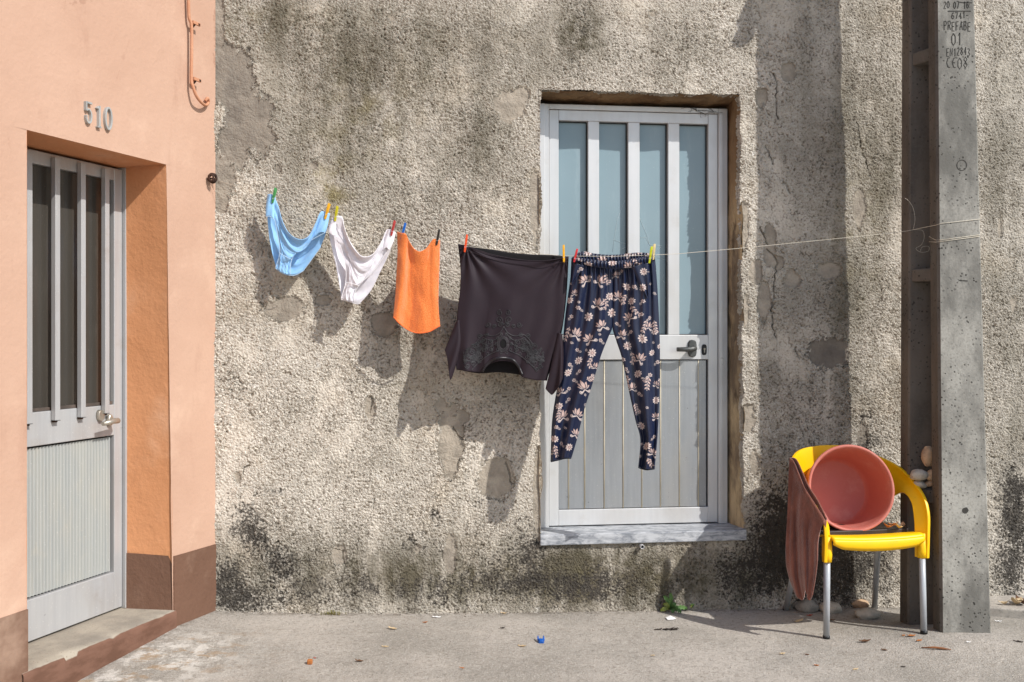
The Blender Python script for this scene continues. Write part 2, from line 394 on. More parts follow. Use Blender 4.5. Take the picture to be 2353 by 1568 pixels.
# ------------------------------------------------------------------ old house
house = thing('old_house', 'old house with peeling rough grey-beige render and an aluminium glazed door', 'house', M=HM)
RD = .165
uL = W(1242, 700).x; uR = (W(1701, 260).x+W(1711, 1200).x)/2
zS = (W(1243, 1250).z+W(1712, 1243).z)/2; zL = (W(1245, 208).z+W(1698, 219).z)/2
ST = .052            # sill thickness
def breaks(a, b, step, marks):
    pts = [a]+[m for m in marks if a < m < b]+[b]; out = []
    for p, q in zip(pts, pts[1:]):
        n = max(1, round((q-p)/step)); out += list(np.linspace(p, q, n+1)[:-1])
    return np.array(out+[b])
us = np.r_[breaks(-1.42, 2.75, .0052, [uL, uR]), [3.5, 6.0]]
zs = np.r_[breaks(-.14, 3.02, .0052, [zS, zL]), [3.6, 5.2]]
U, Z = np.meshgrid(us, zs)
nU, nZ = len(us), len(zs)
wob = np.array([[mnoise.noise((float(a)*14, float(b)*14, 1.7)) for a in us] for b in zs])
wob2 = np.array([[mnoise.noise((float(a)*11, float(b)*11, 8.3)) for a in us] for b in zs])
edge = np.minimum(np.abs(U-uL), np.abs(U-uR)); edgez = np.abs(Z-zL)
U2 = U+wob*.010*np.exp(-(edge/.06)**2)*((Z > zS+.03))
# the right edge of the opening leans
U2 = U2+np.exp(-((U-uR)/.10)**2)*((Z-zS)/(zL-zS)-.5)*(W(1701, 260).x-W(1711, 1200).x)*((Z > zS)&(Z < zL+.2))
Z2 = Z+wob2*.007*np.exp(-(edgez/.06)**2)
base = np.array([[0.03*math.exp(-max(0, float(b)-.0)/.05) for a in us] for b in zs])
Yl = -base*.4
verts = np.stack([U2, Yl, Z2], -1).reshape(-1, 3)
cu = (us[:-1]+us[1:])/2; cz = (zs[:-1]+zs[1:])/2
CU, CZ = np.meshgrid(cu, cz)
solidc = ~((CU > uL)&(CU < uR)&(CZ > zS)&(CZ < zL))
ii, jj = np.nonzero(solidc)
faces = np.stack([ii*nU+jj, ii*nU+jj+1, (ii+1)*nU+jj+1, (ii+1)*nU+jj], 1)
w = MB(); w.v = [Vector(v) for v in verts.tolist()]; w.f = faces.tolist(); w.sm = [True]*len(w.f); w.mi = [0]*len(w.f)
iL = int(np.argmin(np.abs(us-uL))); iR = int(np.argmin(np.abs(us-uR))); kS = int(np.argmin(np.abs(zs-zS))); kL = int(np.argmin(np.abs(zs-zL)))
def skirt(idx):
    b = len(w.v)
    for i in idx: p = w.v[i]; w.v.append(Vector((p.x, .05, p.z)))
    for q in range(len(idx)-1): w.f.append([idx[q], idx[q+1], b+q+1, b+q]); w.sm.append(True); w.mi.append(0)
skirt([kk*nU+iL for kk in range(kS, kL+1)]); skirt([kk*nU+iR for kk in range(kS, kL+1)]); skirt([kL*nU+q for q in range(iL, iR+1)])
VA = np.array([[v.x, v.y, v.z] for v in w.v])
# where each vertex lies in authoring pixels (only used to place stains where they are on the wall)
ct, st_ = math.cos(TH), math.sin(TH)
WX = VA[:, 0]*ct-VA[:, 1]*st_; WY = 4.74+VA[:, 0]*st_+VA[:, 1]*ct
PX = CX+WX/WY*F; PY = YH-(VA[:, 2]-ZC)/WY*F
def blobs(lst, mode='max'):
    f = np.full(len(VA), -1.0) if mode == 'max' else np.zeros(len(VA))
    for b in lst:
        x, y, rx, ry = b[:4]
        q = ((PX-x)/rx)**2+((PY-y)/ry)**2
        if mode == 'max': f = np.maximum(f, np.clip(1-q, -1, 1))
        else: f += b[4]*np.exp(-q)
    return f
peel = blobs([(535,180,48,72),(572,280,56,80),(540,335,36,55),(512,400,30,55),(508,450,18,40),(503,60,12,90),(600,305,30,40),
  (1172,245,36,40),(1200,215,18,20),(655,708,48,26),(742,690,18,12),(882,745,30,26),(868,738,16,14),(1036,1010,26,80),(1014,932,14,16),
  (1142,1100,44,46),(1231,470,12,95),(1236,1130,10,110),(779,1275,17,22),(960,1262,9,11),(1035,1270,14,46),(1060,960,16,16),
  (1905,812,46,34),(1880,822,20,18),(1930,800,18,18),(1786,605,16,16),(1770,565,14,50),(1822,640,18,22),(1982,1005,13,46),(1756,690,15,40),(1714,720,9,40),(1711,520,11,60),
  (1736,625,14,30),(1811,165,16,22),(1905,620,26,20),(1750,225,14,20),(1975,480,14,50),(2040,1100,30,40),(1720,960,18,30),(850,940,12,30),(1735,1060,12,30),(545,1095,8,14),
  (2300,520,6,30),(2330,700,8,18),(1500,30,10,8),(900,40,8,8),(720,380,9,9),(640,385,8,10)])
mdark = blobs([(555,240,130,220,1.0),(1905,815,90,70,1.3),(1990,1000,50,80,1.0),(655,706,80,56,.35),(880,745,60,56,.45)], 'sum')
grime = blobs([(900,130,420,150,.75),(640,30,160,80,.5),(780,330,180,140,.55),(1330,60,60,90,.7),(560,520,80,60,.2),(960,420,200,120,.35),(1120,330,90,90,.45),(700,620,90,100,.3),
  (1000,700,140,120,.4),(1920,300,170,420,.42),(1960,100,60,200,.3),(2020,620,50,320,.25),(2310,450,90,420,.5),(2320,980,70,250,.35),(1850,1000,160,220,.55),(1500,100,260,90,.35),
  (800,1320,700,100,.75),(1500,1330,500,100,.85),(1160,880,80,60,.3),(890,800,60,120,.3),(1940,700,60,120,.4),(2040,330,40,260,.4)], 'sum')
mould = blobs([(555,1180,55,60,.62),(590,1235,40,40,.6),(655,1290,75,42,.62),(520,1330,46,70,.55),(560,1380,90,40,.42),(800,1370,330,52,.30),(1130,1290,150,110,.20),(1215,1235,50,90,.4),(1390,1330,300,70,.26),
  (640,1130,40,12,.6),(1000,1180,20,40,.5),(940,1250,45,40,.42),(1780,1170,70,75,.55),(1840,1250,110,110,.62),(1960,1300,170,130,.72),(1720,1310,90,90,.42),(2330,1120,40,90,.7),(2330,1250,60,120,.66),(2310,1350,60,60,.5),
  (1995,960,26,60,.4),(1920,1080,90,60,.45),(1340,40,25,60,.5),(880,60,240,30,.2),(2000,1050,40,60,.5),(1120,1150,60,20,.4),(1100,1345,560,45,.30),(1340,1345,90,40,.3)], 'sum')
moss = blobs([(760,470,70,90,.55),(860,260,120,120,.35),(750,400,40,60,.5),(1960,520,70,200,.35),(1250,1340,300,40,.3),(1900,1330,80,60,.4),(560,60,60,60,.3)], 'sum')
crack = np.zeros(len(VA))
for L_ in ([(1759,335),(1768,350),(1777,378)],[(1780,169),(1786,200),(1783,235),(1788,274)],[(1969,281),(1974,300),(1978,338)],[(1985,353),(1992,378),(2002,407)],[(1802,418),(1810,430),(1816,445)],[(1748,522),(1757,540),(1766,562)],
  [(1766,572),(1780,588),(1788,604),(1780,640),(1779,673),(1772,720),(1776,750),(1783,776)],[(1827,803),(1834,822)],[(1042,983),(1050,1000),(1064,1010)],[(1164,1063),(1170,1090),(1176,1113)],[(1056,1056),(1050,1084)],[(850,900),(858,925),(848,950)],[(556,1090),(560,1075),(572,1070)],[(770,1262),(786,1268),(794,1300)],[(862,1145),(858,1170)],[(1010,1245),(1020,1290)]):
    for (xa_, ya_), (xb_, yb_) in zip(L_, L_[1:]):
        t = np.clip(((PX-xa_)*(xb_-xa_)+(PY-ya_)*(yb_-ya_))/((xb_-xa_)**2+(yb_-ya_)**2), 0, 1)
        crack = np.maximum(crack, np.clip(1.35-np.hypot(PX-xa_-t*(xb_-xa_)+1.6*np.sin(PY*.23+2*np.sin(PY*.09)), PY-ya_-t*(yb_-ya_))/2.0, 0, 1))
w.build('wall', m_wall, house, local=True, attrs={'crack': ('FLOAT', crack), 'peel': ('FLOAT', peel), 'grime': ('FLOAT', grime), 'mould': ('FLOAT', mould), 'moss': ('FLOAT', moss), 'mdark': ('FLOAT', mdark)})
# reveal (sides and head of the opening)
def rough_sheet(mb, P00, P10, P01, P11, nu, nv, nrm, amp, sc, seed):
    G = []
    for i in range(nv):
        row = []
        for j in range(nu):
            a, b = j/(nu-1), i/(nv-1)
            p = (Vector(P00)*(1-a)+Vector(P10)*a)*(1-b)+(Vector(P01)*(1-a)+Vector(P11)*a)*b
            p = p+Vector(nrm)*amp*(mnoise.fractal((p.x*sc+seed, p.y*sc, p.z*sc), 1.0, 2.0, 4))
            row.append(p)
        G.append(row)
    mb.grid(G)
rv = MB()
e = .006; lean = (W(1701, 260).x-W(1711, 1200).x)/2
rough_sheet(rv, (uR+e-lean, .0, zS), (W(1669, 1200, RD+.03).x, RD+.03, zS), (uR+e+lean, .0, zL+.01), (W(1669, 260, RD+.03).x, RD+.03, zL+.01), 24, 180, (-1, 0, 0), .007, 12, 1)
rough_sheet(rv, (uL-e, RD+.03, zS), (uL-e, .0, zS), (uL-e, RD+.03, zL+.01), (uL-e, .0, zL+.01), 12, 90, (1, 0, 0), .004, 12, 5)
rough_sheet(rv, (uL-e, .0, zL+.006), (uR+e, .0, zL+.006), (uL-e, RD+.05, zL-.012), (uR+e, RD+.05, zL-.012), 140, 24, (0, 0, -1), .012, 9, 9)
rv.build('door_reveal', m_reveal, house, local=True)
hb_ = MB(); hb_.box(-1.36, 5.9, RD+.06, 5.0, -.3, 5.1); hb_.build('inner_walls', simple('inner_plaster', C(90, 84, 76), C(70, 66, 60), .95), house, local=True)
sl = MB(); sl.box(uL-.004, uR+.006+.008, -.022, RD+.05, zS-ST*0+.001, zS+ST)
# marble slab sits in the opening with its lower edge on the wall
sill = sl.build('door_sill', m_marble, house, local=True, bevel=.004)
zSill = zS+ST
dp = MB()
pc = W(1476, 1257, -.03)
ring = lambda r, y: [(pc.x+r*math.cos(a*math.pi/8), y, pc.z+r*math.sin(a*math.pi/8)) for a in range(16)]
dp.loft([ring(.0105, .02), ring(.0105, -.034), ring(.0075, -.034), ring(.0075, .0)], cap=False)
dp.cur = 1; dp.add(ring(.0075, -.018), [list(range(16))]); dp.build('drain_pipe', [m_alu2, m_black], house, local=True)  # black disc inside the pipe mouth paints the dark of the hole
# door: work on plane depth RD
def WZ(y): return (W(1262, y[0], RD).z+W(1640, y[1], RD).z)/2
zT = min(zL-.03, (W(1250, 226, RD).z+W(1660, 240, RD).z)/2)
zLeafT = WZ((251, 265)); zGT = WZ((275.5, 288)); zGB = WZ((770, 770)); zPT = WZ((826.8, 826.8)); zPB = WZ((1172.5, 1164.6))
ux = lambda x: W(x, 765, RD).x
fr = MB()
y0, y1 = RD-.012, RD+.03
lf0 = ux(1261.5); lf1 = ux(1648.5)
fr.box(uL-.02, lf0-.002, y0, y1, zSill, zT); fr.box(lf1+.002, ux(1670), y0, y1, zSill, zT); fr.box(lf0-.002, lf1+.002, y0, y1, zLeafT+.002, zT)
fr.box(lf1+.004, ux(1659), y0-.006, y0, zSill, zLeafT); fr.box(uL-.02, ux(1251), y0-.005, y0, zSill, zT)
dr = fr.build('door', m_alu, house, local=True, bevel=.003)
lf = MB(); a0, a1 = RD-.004, RD+.042
gx = [(1283.5, 1351), (1376.5, 1443), (1469.5, 1534.8), (1560.8, 1627)]
gx = [(ux(a), ux(b)) for a, b in gx]
st0, st1 = gx[0][0], gx[3][1]
zBot = zSill+.006
lf.box(lf0, st0, a0, a1, zBot, zLeafT); lf.box(st1, lf1, a0, a1, zBot, zLeafT)
lf.box(st0, st1, a0, a1, zGT, zLeafT); lf.box(st0, st1, a0, a1, zPT, zGB); lf.box(st0, st1, a0, a1, zBot, zPB)
for q in range(3): lf.box(gx[q][1], gx[q+1][0], a0, a1, zGB, zGT)
lf.build('leaf_frame', m_alu, dr, local=True, bevel=.0025)
bk = MB(); bk.box(lf0-.01, lf1+.01, RD+.043, RD+.05, zSill, zLeafT+.01)
bk.build('backing_board', m_seam, dr, local=True)
for q, (a, b) in enumerate(gx):
    p = MB(); p.box(a+.001, b-.001, RD+.030, RD+.034, zGB+.001, zGT-.001); po = p.build('glass_pane', m_frost, dr, local=True)
    gk = MB()
    gk.box(a, a+.004, RD+.022, RD+.0295, zGB, zGT); gk.box(b-.005, b, RD+.022, RD+.0295, zGB, zGT); gk.box(a+.004, b-.005, RD+.022, RD+.0295, zGT-.004, zGT); gk.box(a+.004, b-.005, RD+.022, RD+.0295, zGB, zGB+.004)
    gk.build('gasket', m_black, po, local=True) if False else None
    gk.build('pane_gasket', m_black, dr, local=True)
pn = MB()
bx = [ux(v) for v in (1283.5, 1307, 1344, 1389, 1432.5, 1475.5, 1518.5, 1562, 1605.5, 1624.5)]
for a, b in zip(bx, bx[1:]): pn.box(a+.0025, b-.0025, RD+.006, RD+.02, zPB+.003, zPT-.004)
pn.build('lower_panel', m_alu3, dr, local=True, bevel=.002)
bd = MB()
for a in bx[1:-1]: bd.tube([(a, RD+.006, zPB+.003), (a, RD+.006, zPT-.004)], .0032, 8)
bd.build('panel_bead', m_bead, dr, local=True)
# broken glass marks: cracks on two panes
ck = MB()
def crack(pts):
    q = [W(x, y, RD+.0292) for x, y in pts]; ck.tube(q, .0006, 5)
conv5 = lambda a, b: (1204.7+a*.3722, 169.4+b*.3722)
for pts in ([(622,780),(575,900),(555,1020),(545,1100)], [(550,1025),(600,1045),(632,1050)], [(600,1085),(630,1070)], [(712,890),(750,980),(775,1060),(850,1062)], [(712,1015),(750,1010),(775,1060)], [(850,1062),(820,1100)], [(820,1135),(870,1150),(885,1120)], [(860,1240),(850,1275),(880,1300)], [(880,1310),(868,1400),(872,1500)]):
    crack([conv5(*p) for p in pts])
ck.build('glass_crack', simple('crack_edge', C(206, 220, 220), C(190, 206, 206), .3), dr, local=True)
# handle
hd = MB()
hc = W(1591, 801, RD-.01)
def ell(cx, cz, rx, rz, y, n=20, sq=.6):
    out = []
    for a in range(n):
        t = 2*math.pi*a/n; c, s_ = math.cos(t), math.sin(t)
        out.append((cx+rx*math.copysign(abs(c)**sq, c), y, cz+rz*math.copysign(abs(s_)**sq, s_)))
    return out
hd.loft([ell(hc.x, hc.z, .022, .043, RD-.003), ell(hc.x, hc.z, .022, .043, RD-.012), ell(hc.x, hc.z, .018, .039, RD-.017)])
hd.tube([(hc.x, RD-.012, hc.z), (hc.x, RD-.05, hc.z), (hc.x-.006, RD-.062, hc.z), (hc.x-.02, RD-.066, hc.z-.002), (hc.x-.05, RD-.066, hc.z-.004), (hc.x-.096, RD-.062, hc.z-.004)], [.013, .013, .014, .0135, .012, .0105], 12)
hd.build('door_handle', m_hndl, dr, local=True)
lk = MB(); lc = W(1618, 804, RD-.005)
lk.loft([ell(lc.x, lc.z, .0125, .027, RD-.003), ell(lc.x, lc.z, .0125, .027, RD-.009), ell(lc.x, lc.z, .010, .0245, RD-.011)])
lk.cur = 1; lk.loft([ell(lc.x, lc.z+.004, .0055, .0055, RD-.0112, 14, 1), ell(lc.x, lc.z+.004, .0055, .0055, RD-.0125, 14, 1)]); lk.box(lc.x-.0025, lc.x+.0025, RD-.0125, RD-.0112, lc.z-.014, lc.z)
lk.build('lock_plate', [m_black, m_hndl2], dr, local=True)
# cobweb and dirt roots under the head
rt = MB()
for (sx, sy) in [(1600, 250), (1625, 255), (1585, 247), (1640, 258), (1610, 258)]:
    p = W(sx, sy, RD-.016)
    for q in range(4):
        pts = [p.copy()]; an = rnd.uniform(0, 6.28)
        for _ in range(6):
            an += rnd.uniform(-.7, .7); pts.append(pts[-1]+Vector((math.cos(an)*.008, rnd.uniform(-.001, .0005), math.sin(an)*.005)))
        rt.tube(pts, .0008, 4)
rt.build('dry_roots', simple('root', C(58, 44, 34), C(40, 30, 24), .95), house, local=True)
# ------------------------------------------------------------------ orange house
oh = thing('orange_house', 'peach-orange house with brown plinth, house number and barred door', 'house', M=OM)
xa = O(62, 765).x; xb = (O(381, 380).x+O(399, 1278).x)/2
xb_t, xb_b = O(382, 380).x, O(400, 1278).x
zD = (O(65, 297).z+O(380, 380).z)/2; zStep = (O(400, 1400).z+O(65, 1541).z)/2
OD = .215
ow = MB()
def sheet(P, nu, nv, seed=0, amp=.0025):
    rough_sheet(ow, P[0], P[1], P[2], P[3], nu, nv, (0, -1, 0), amp, 3, seed)
ztop = 5.4
sheet([(-6, 0, -.3), (xa, 0, -.3), (-6, 0, zD), (xa, 0, zD)], 60, 40)
sheet([(xb_b, 0, -.3), (0, 0, -.3), (xb_t, 0, zD), (0, 0, zD)], 20, 60)
ow.add([(-6, 0, zD), (xa, 0, zD), (xb_t, 0, zD), (0, 0, zD), (-6, 0, ztop), (xa, 0, ztop), (xb_t, 0, ztop), (0, 0, ztop)], [(0,1,5,4),(1,2,6,5),(2,3,7,6)])
ow.build('wall', m_orange, oh, local=True)
ow = MB()
# reveals
xr_t, xr_b = O(282, 392, OD).x, O(284, 1378, OD).x
ow.grid([[Vector((xb_b+(xb_t-xb_b)*b, 0, zStep-.05+(zD-zStep+.05)*b)).lerp(Vector((xr_b+(xr_t-xr_b)*b, OD+.03, zStep-.05+(zD-zStep+.05)*b)), a/8) for a in range(9)] for b in [i/30 for i in range(31)]])
ow.grid([[Vector((xa, OD+.03, -.1)), Vector((xa, 0, -.1))], [Vector((xa, OD+.03, zD)), Vector((xa, 0, zD))]], False)
ow.grid([[Vector((xa, 0, zD)), Vector((xb_t, 0, zD))], [Vector((xa, OD+.03, zD-.004)), Vector((xr_t, OD+.03, zD-.004))]], False)
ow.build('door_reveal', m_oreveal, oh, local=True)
ow = MB(); ow.box(-6, -.02, OD+.08, 4, -.3, ztop); ow.add([(0, 0, -.3), (0, 4, -.3), (0, 4, ztop), (0, 0, ztop)], [(0,1,2,3)]); ow.build('side_wall', m_orange, oh, local=True)
# plinth paint: thin coat standing proud of the wall
pl = MB()
zpa = lambda x: 0
pL0, pL1 = O(0, 1418).z, O(62, 1400).z
pR0, pR1 = O(400, 1278).z, O(496, 1250).z
xl0 = O(0, 1418).x
def slab(P, d0, d1): pl.quadprism([(p[0], d0, p[1]) for p in P], [(p[0], d1, p[1]) for p in P])
zz = pL0+(pL0-pL1)/(xl0-xa)*(-6-xl0)
slab([(-6, -.3), (xa, -.3), (xa, pL1), (-6, pL0)], .003, -.0055)
slab([(xb_b, -.3), (-.001, -.3), (-.001, pR1), (xb_b-.0, pR0)], .003, -.0055)
jz0, jz1 = O(399, 1278).z, O(285, 1270, OD).z
pl.quadprism([(xb_b, -.0055, zStep-.03), (xr_b, OD, zStep-.03), (xr_b, OD, jz1), (xb_b, -.0055, jz0)], [(xb_b-.005, -.0055, zStep-.03), (xr_b-.005, OD, zStep-.03), (xr_b-.005, OD, jz1), (xb_b-.005, -.0055, jz0)])
pl.build('plinth', m_plinth, oh, local=True)
# doorstep
ds = MB(); G = []
n = 120
rise = []
for i in range(n):
    x = xa-.03+(xb_b-xa+.03+.0)*i/(n-1)
    chip = .008*max(0, mnoise.noise((x*14, 3.1, 0)))+.003*mnoise.noise((x*40, 0, 1))
    if abs(x-O(160, 1500).x) < .03: chip += .012
    z = zStep+.003*mnoise.noise((x*5, 0, 4))
    col = [(x, OD+.03, z+.004), (x, .15, z+.002), (x, .05, z), (x, .0+chip*.3, z-.001), (x, -.010+chip, z-.005-chip*.5), (x, -.014, z-.012-chip), (x, -.014, z-.05), (x, -.014, -.25)]
    G.append([Vector(c) for c in col]); rise += [z]*len(col)
ds.grid(G, True)
ds.build('doorstep', m_step, oh, local=True, attrs={'rise': ('FLOAT', rise)})
# door
def oz(y, x): return O(x, y, OD).z
zdT = zD-.004; od0 = xa-.06; odr = O(281.5, 800, OD).x
stx = O(262.6, 800, OD).x
zg1 = (oz(895*.4202, 180*.4202)+oz(985*.4202, 625*.4202))/2; zg0 = (oz(949, 76)+oz(929, 263))/2
zr0 = (oz(1030, 64)+oz(998.6, 262))/2; zk = (oz(1384, 62)+oz(1314, 257))/2
zb = zStep+.012
df = MB()
df.box(odr+.001, odr+.012, OD-.015, OD+.03, zStep+.004, zdT)                 # outer frame sliver
df.cur = 1; df.box(odr+.012, xr_b+.02, OD-.006, OD+.03, zStep+.004, zdT)
od = df.build('door', [m_alu2, m_seam], oh, local=True, bevel=.002)
dl = MB()
dl.box(stx, odr-.002, OD, OD+.04, zb, zdT-.01); dl.box(od0, stx, OD, OD+.04, zg1, zdT-.01)
dl.box(od0, stx, OD, OD+.04, zr0, zg0); dl.box(od0, stx, OD, OD+.04, zb, zk)
dl.build('leaf_frame', m_alu2, od, local=True, bevel=.003)
bb = MB(); bb.box(od0, odr+.01, OD+.042, OD+.05, zStep+.003, zdT)
bb.build('backing_board', m_seam, od, local=True)
gp = MB(); gp.box(od0+.001, stx-.001, OD+.02, OD+.024, zg0+.001, zg1-.001); gp.build('glass_pane', m_dark, od, local=True)
gb = MB(); gb.box(od0+.002, stx-.002, OD+.008, OD+.019, zg0+.001, zg0+.014); gb.build('glazing_bead', simple('bead_dark', C(96, 84, 76), C(70, 62, 56), .6), od, local=True)
rb = MB(); nn = 700; r0, r1 = [], []
for i in range(nn):
    x = od0+.002+(stx-od0-.012)*i/(nn-1); yy = OD+.016+.0048*math.cos(2*math.pi*x/.0175)
    r0.append(Vector((x, yy, zk+.006))); r1.append(Vector((x, yy, zr0-.008)))
rb.grid([r0, r1]); rb.build('ribbed_panel', m_ribbed, od, local=True)
for (px0, px1, yt, yb) in [(65, 75, 351, 972), (121.9, 138.7, 367, 964), (180.7, 197.5, 379, 957), (236.6, 252, 392, 948)]:
    # image-left edge is the near side face, right edge the far front edge
    d0 = OD-.024
    x1 = O(px1, 765, d0).x; wd = .026; x0 = x1-wd
    z1 = oz(yt, px1); z0 = oz(yb, px1)
    b = MB(); b.box(x0, x1, d0, OD-.003, z0, z1); bo = b.build('grille_bar', m_alu2, od, local=True, bevel=.0015)
    c = MB(); c.box(x0+.006, x1-.006, OD-.016, OD-.001, z0-.008, z0-.0005); c.cur = 1; c.box(x0-.001, x1+.001, d0-.001, OD-.003, z0-.0015, z0-.0003)
    c.build('bar_foot', [m_rust, m_seam], bo, local=True)
h = MB(); q = O(262, 966, OD-.03)
h.loft([ell(q.x, q.z, .016, .026, OD-.001, 18, 1), ell(q.x, q.z, .016, .026, OD-.012, 18, 1), ell(q.x, q.z, .012, .02, OD-.018, 18, 1)])
h.tube([(q.x, OD-.012, q.z), (q.x, OD-.05, q.z), (q.x-.012, OD-.06, q.z), (q.x-.05, OD-.062, q.z), (q.x-.10, OD-.058, q.z-.006)], [.010, .010, .012, .011, .009], 10)
h.loft([ell(q.x-.055, q.z+.024, .018, .024, OD-.001, 16, .8), ell(q.x-.055, q.z+.024, .016, .022, OD-.016, 16, .8)])
h.build('door_handle', m_hndl2, od, local=True)
# number 510
nm = MB(); nb = nm; nb.box(0, 0, 0, 0, 0, 0)
num = bpy.data.objects.new('house_number', None); COL.objects.link(num); num.parent = oh; WM[num] = WM[oh]
def digit(x0, x1, yt, yb, strokes, name='digit'):
    m = MB(); a = O(x0, yb); b = O(x1, yt)
    wv, hv = b.x-a.x, b.z-a.z
    xc = a.x
    for pts, wd in strokes:
        P = spl([(xc+p[0]*wv, a.z+p[1]*hv) for p in pts], max(2, 8*(len(pts)-1)+1)) if len(pts) > 2 else [(xc+p[0]*wv, a.z+p[1]*hv) for p in pts]
        m.stroke(P, wd*hv*.74, lambda x, z, y: Vector((x, y, z)), -.013, .002)
    m.build(name, m_digit, num, local=True, bevel=.0012)
el0 = [(.5+.38*math.cos(t), .5+.46*math.sin(t)) for t in np.linspace(0, 2*math.pi, 17)]
digit(191.5, 207.5, 236, 283, [([(.08, .93), (.92, .93)], .12), ([(.12, .97), (.12, .57)], .10), ([(.12, .56), (.45, .64), (.78, .52), (.86, .33), (.76, .12), (.5, .04), (.25, .10), (.12, .26)], .10), ([(.08, .32), (.22, .32)], .12)])
digit(217, 227.5, 244.5, 293, [([(.62, 0.02), (.62, .98)], .12), ([(.62, .95), (.35, .90), (.15, .84)], .09), ([(.2, .04), (1.0, .04)], .08)])
digit(235.5, 254, 249.5, 297.5, [(el0, .11)])
# painted cable with clips
cb = MB()
cpx = [(431, -60), (433, 0), (434.5, 40), (440, 60), (440.5, 120), (439.5, 180), (443, 198), (452, 222), (465, 238), (474, 242), (479, 235), (477, 226), (472, 232)]
cd = [-.02, -.02, -.02, -.024, -.024, -.022, -.03, -.036, -.03, -.018, -.012, -.018, -.012]
cb.tube([Vector(p) for p in spl([tuple(O(x, y, d)) for (x, y), d in zip(cpx, cd)], 90)], .0068, 10)
co_ = cb.build('wall_cable', m_pipe, oh, local=True)
for (cx_, cy_) in [(437, 56), (439, 185)]:
    k = MB(); p = O(cx_, cy_, 0)
    k.box(p.x-.022, p.x+.028, -.034, -.026, p.z-.006, p.z+.008); k.box(p.x-.004, p.x+.006, -.03, .0, p.z-.006, p.z+.006); k.cur = 1; k.box(p.x+.012, p.x+.024, -.036, -.0335, p.z-.004, p.z+.005); k.tube([(p.x-.006, -.03, p.z-.006), (p.x-.006, -.012, p.z-.022)], .004, 6)
    k.build('cable_clip', [m_pipe, m_rust], co_, local=True, bevel=.0015)
hk = MB(); hp = O(484, 411, -.012)
for q in range(6):
    ax = rnd.uniform(0, 6.28); fx = rnd.uniform(-.02, .02)
    pts = [(hp.x-.02+fx*math.sin(t*.7)+.006*q*.5, hp.y-.016-(.010+.002*q)*math.cos(t+ax), hp.z+(.015+.003*(q % 3))*math.sin(t+ax)) for t in np.linspace(0, 5.6, 18)]
    hk.tube(pts, .0036, 6)
hk.tube([(hp.x, .005, hp.z), (hp.x, -.03, hp.z+.002)], .0032, 8)
for q in range(4): hk.tube([(hp.x-.005+.004*q, -.016, hp.z), (hp.x-.012+.008*q, -.018, hp.z-.03-.006*q)], .0008, 4)
hk.build('rusty_hook', m_rust, oh, local=True)
HOOK = OM @ Vector((hp.x, -.02, hp.z))
# ------------------------------------------------------------------ utility pole
PYF = 4.38
pole = thing('utility_pole', 'tall grey concrete utility pole with hollow side beside the yellow chair', 'utility pole', loc=(1.98, 4.50, -.01))
tap = lambda zv, b, t: b+(t-b)*(zv/2.77)
xlf = lambda z: tap(z, (2162-CX)/F*PYF, (2150-CX)/F*PYF); xrf = lambda z: tap(z, (2278-CX)/F*PYF, (2239.5-CX)/F*PYF)
PB0, PB1 = 4.545, 4.635
xlb = lambda z: tap(z, (2068-CX)/F*PB1, (2073-CX)/F*PB1); xrb = lambda z: tap(z, 2.13, 2.05)
ZT = 8.0
def flange(xl, xr, y0, y1, ch, mats, name):
    m = MB(); zl = [-.35+(ZT+.35)*i/40 for i in range(41)]
    ringf = lambda z: [(xl(z)+ch, y0, z), (xr(z)-ch*.6, y0, z), (xr(z), y0+ch*.6, z), (xr(z), y1, z), (xl(z), y1, z), (xl(z), y0+ch, z)]
    rings = [ringf(z) for z in zl]
    for i in range(len(rings)-1):
        for j in range(6):
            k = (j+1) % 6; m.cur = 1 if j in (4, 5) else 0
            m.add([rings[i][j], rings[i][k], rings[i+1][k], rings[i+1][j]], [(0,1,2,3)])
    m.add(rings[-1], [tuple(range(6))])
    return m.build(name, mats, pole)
ff = flange(xlf, xrf, PYF, PYF+.078, .010, [m_concpole, m_concshade], 'front_flange')
flange(xlb, xrb, PB0, PB1, .008, [m_concshade, m_concshade], 'back_flange')
for zt in (.626, 1.622, 2.608, 3.6, 4.6, 5.6, 6.6, 7.6):
    m = MB(); z0_, z1_ = zt-.058, zt
    q0, q1 = (xlf(zt)+.003, PYF+.070), (xlb(zt)+.012, PB0+.002)
    ring_ = lambda z: [(q0[0], q0[1], z), (xrf(zt)-.02, q0[1], z), (xrf(zt)-.02, q1[1], z), (q1[0], q1[1], z)]
    m.quadprism(ring_(z0_), ring_(z1_)); m.build('rung', m_concshade, pole, bevel=.006)
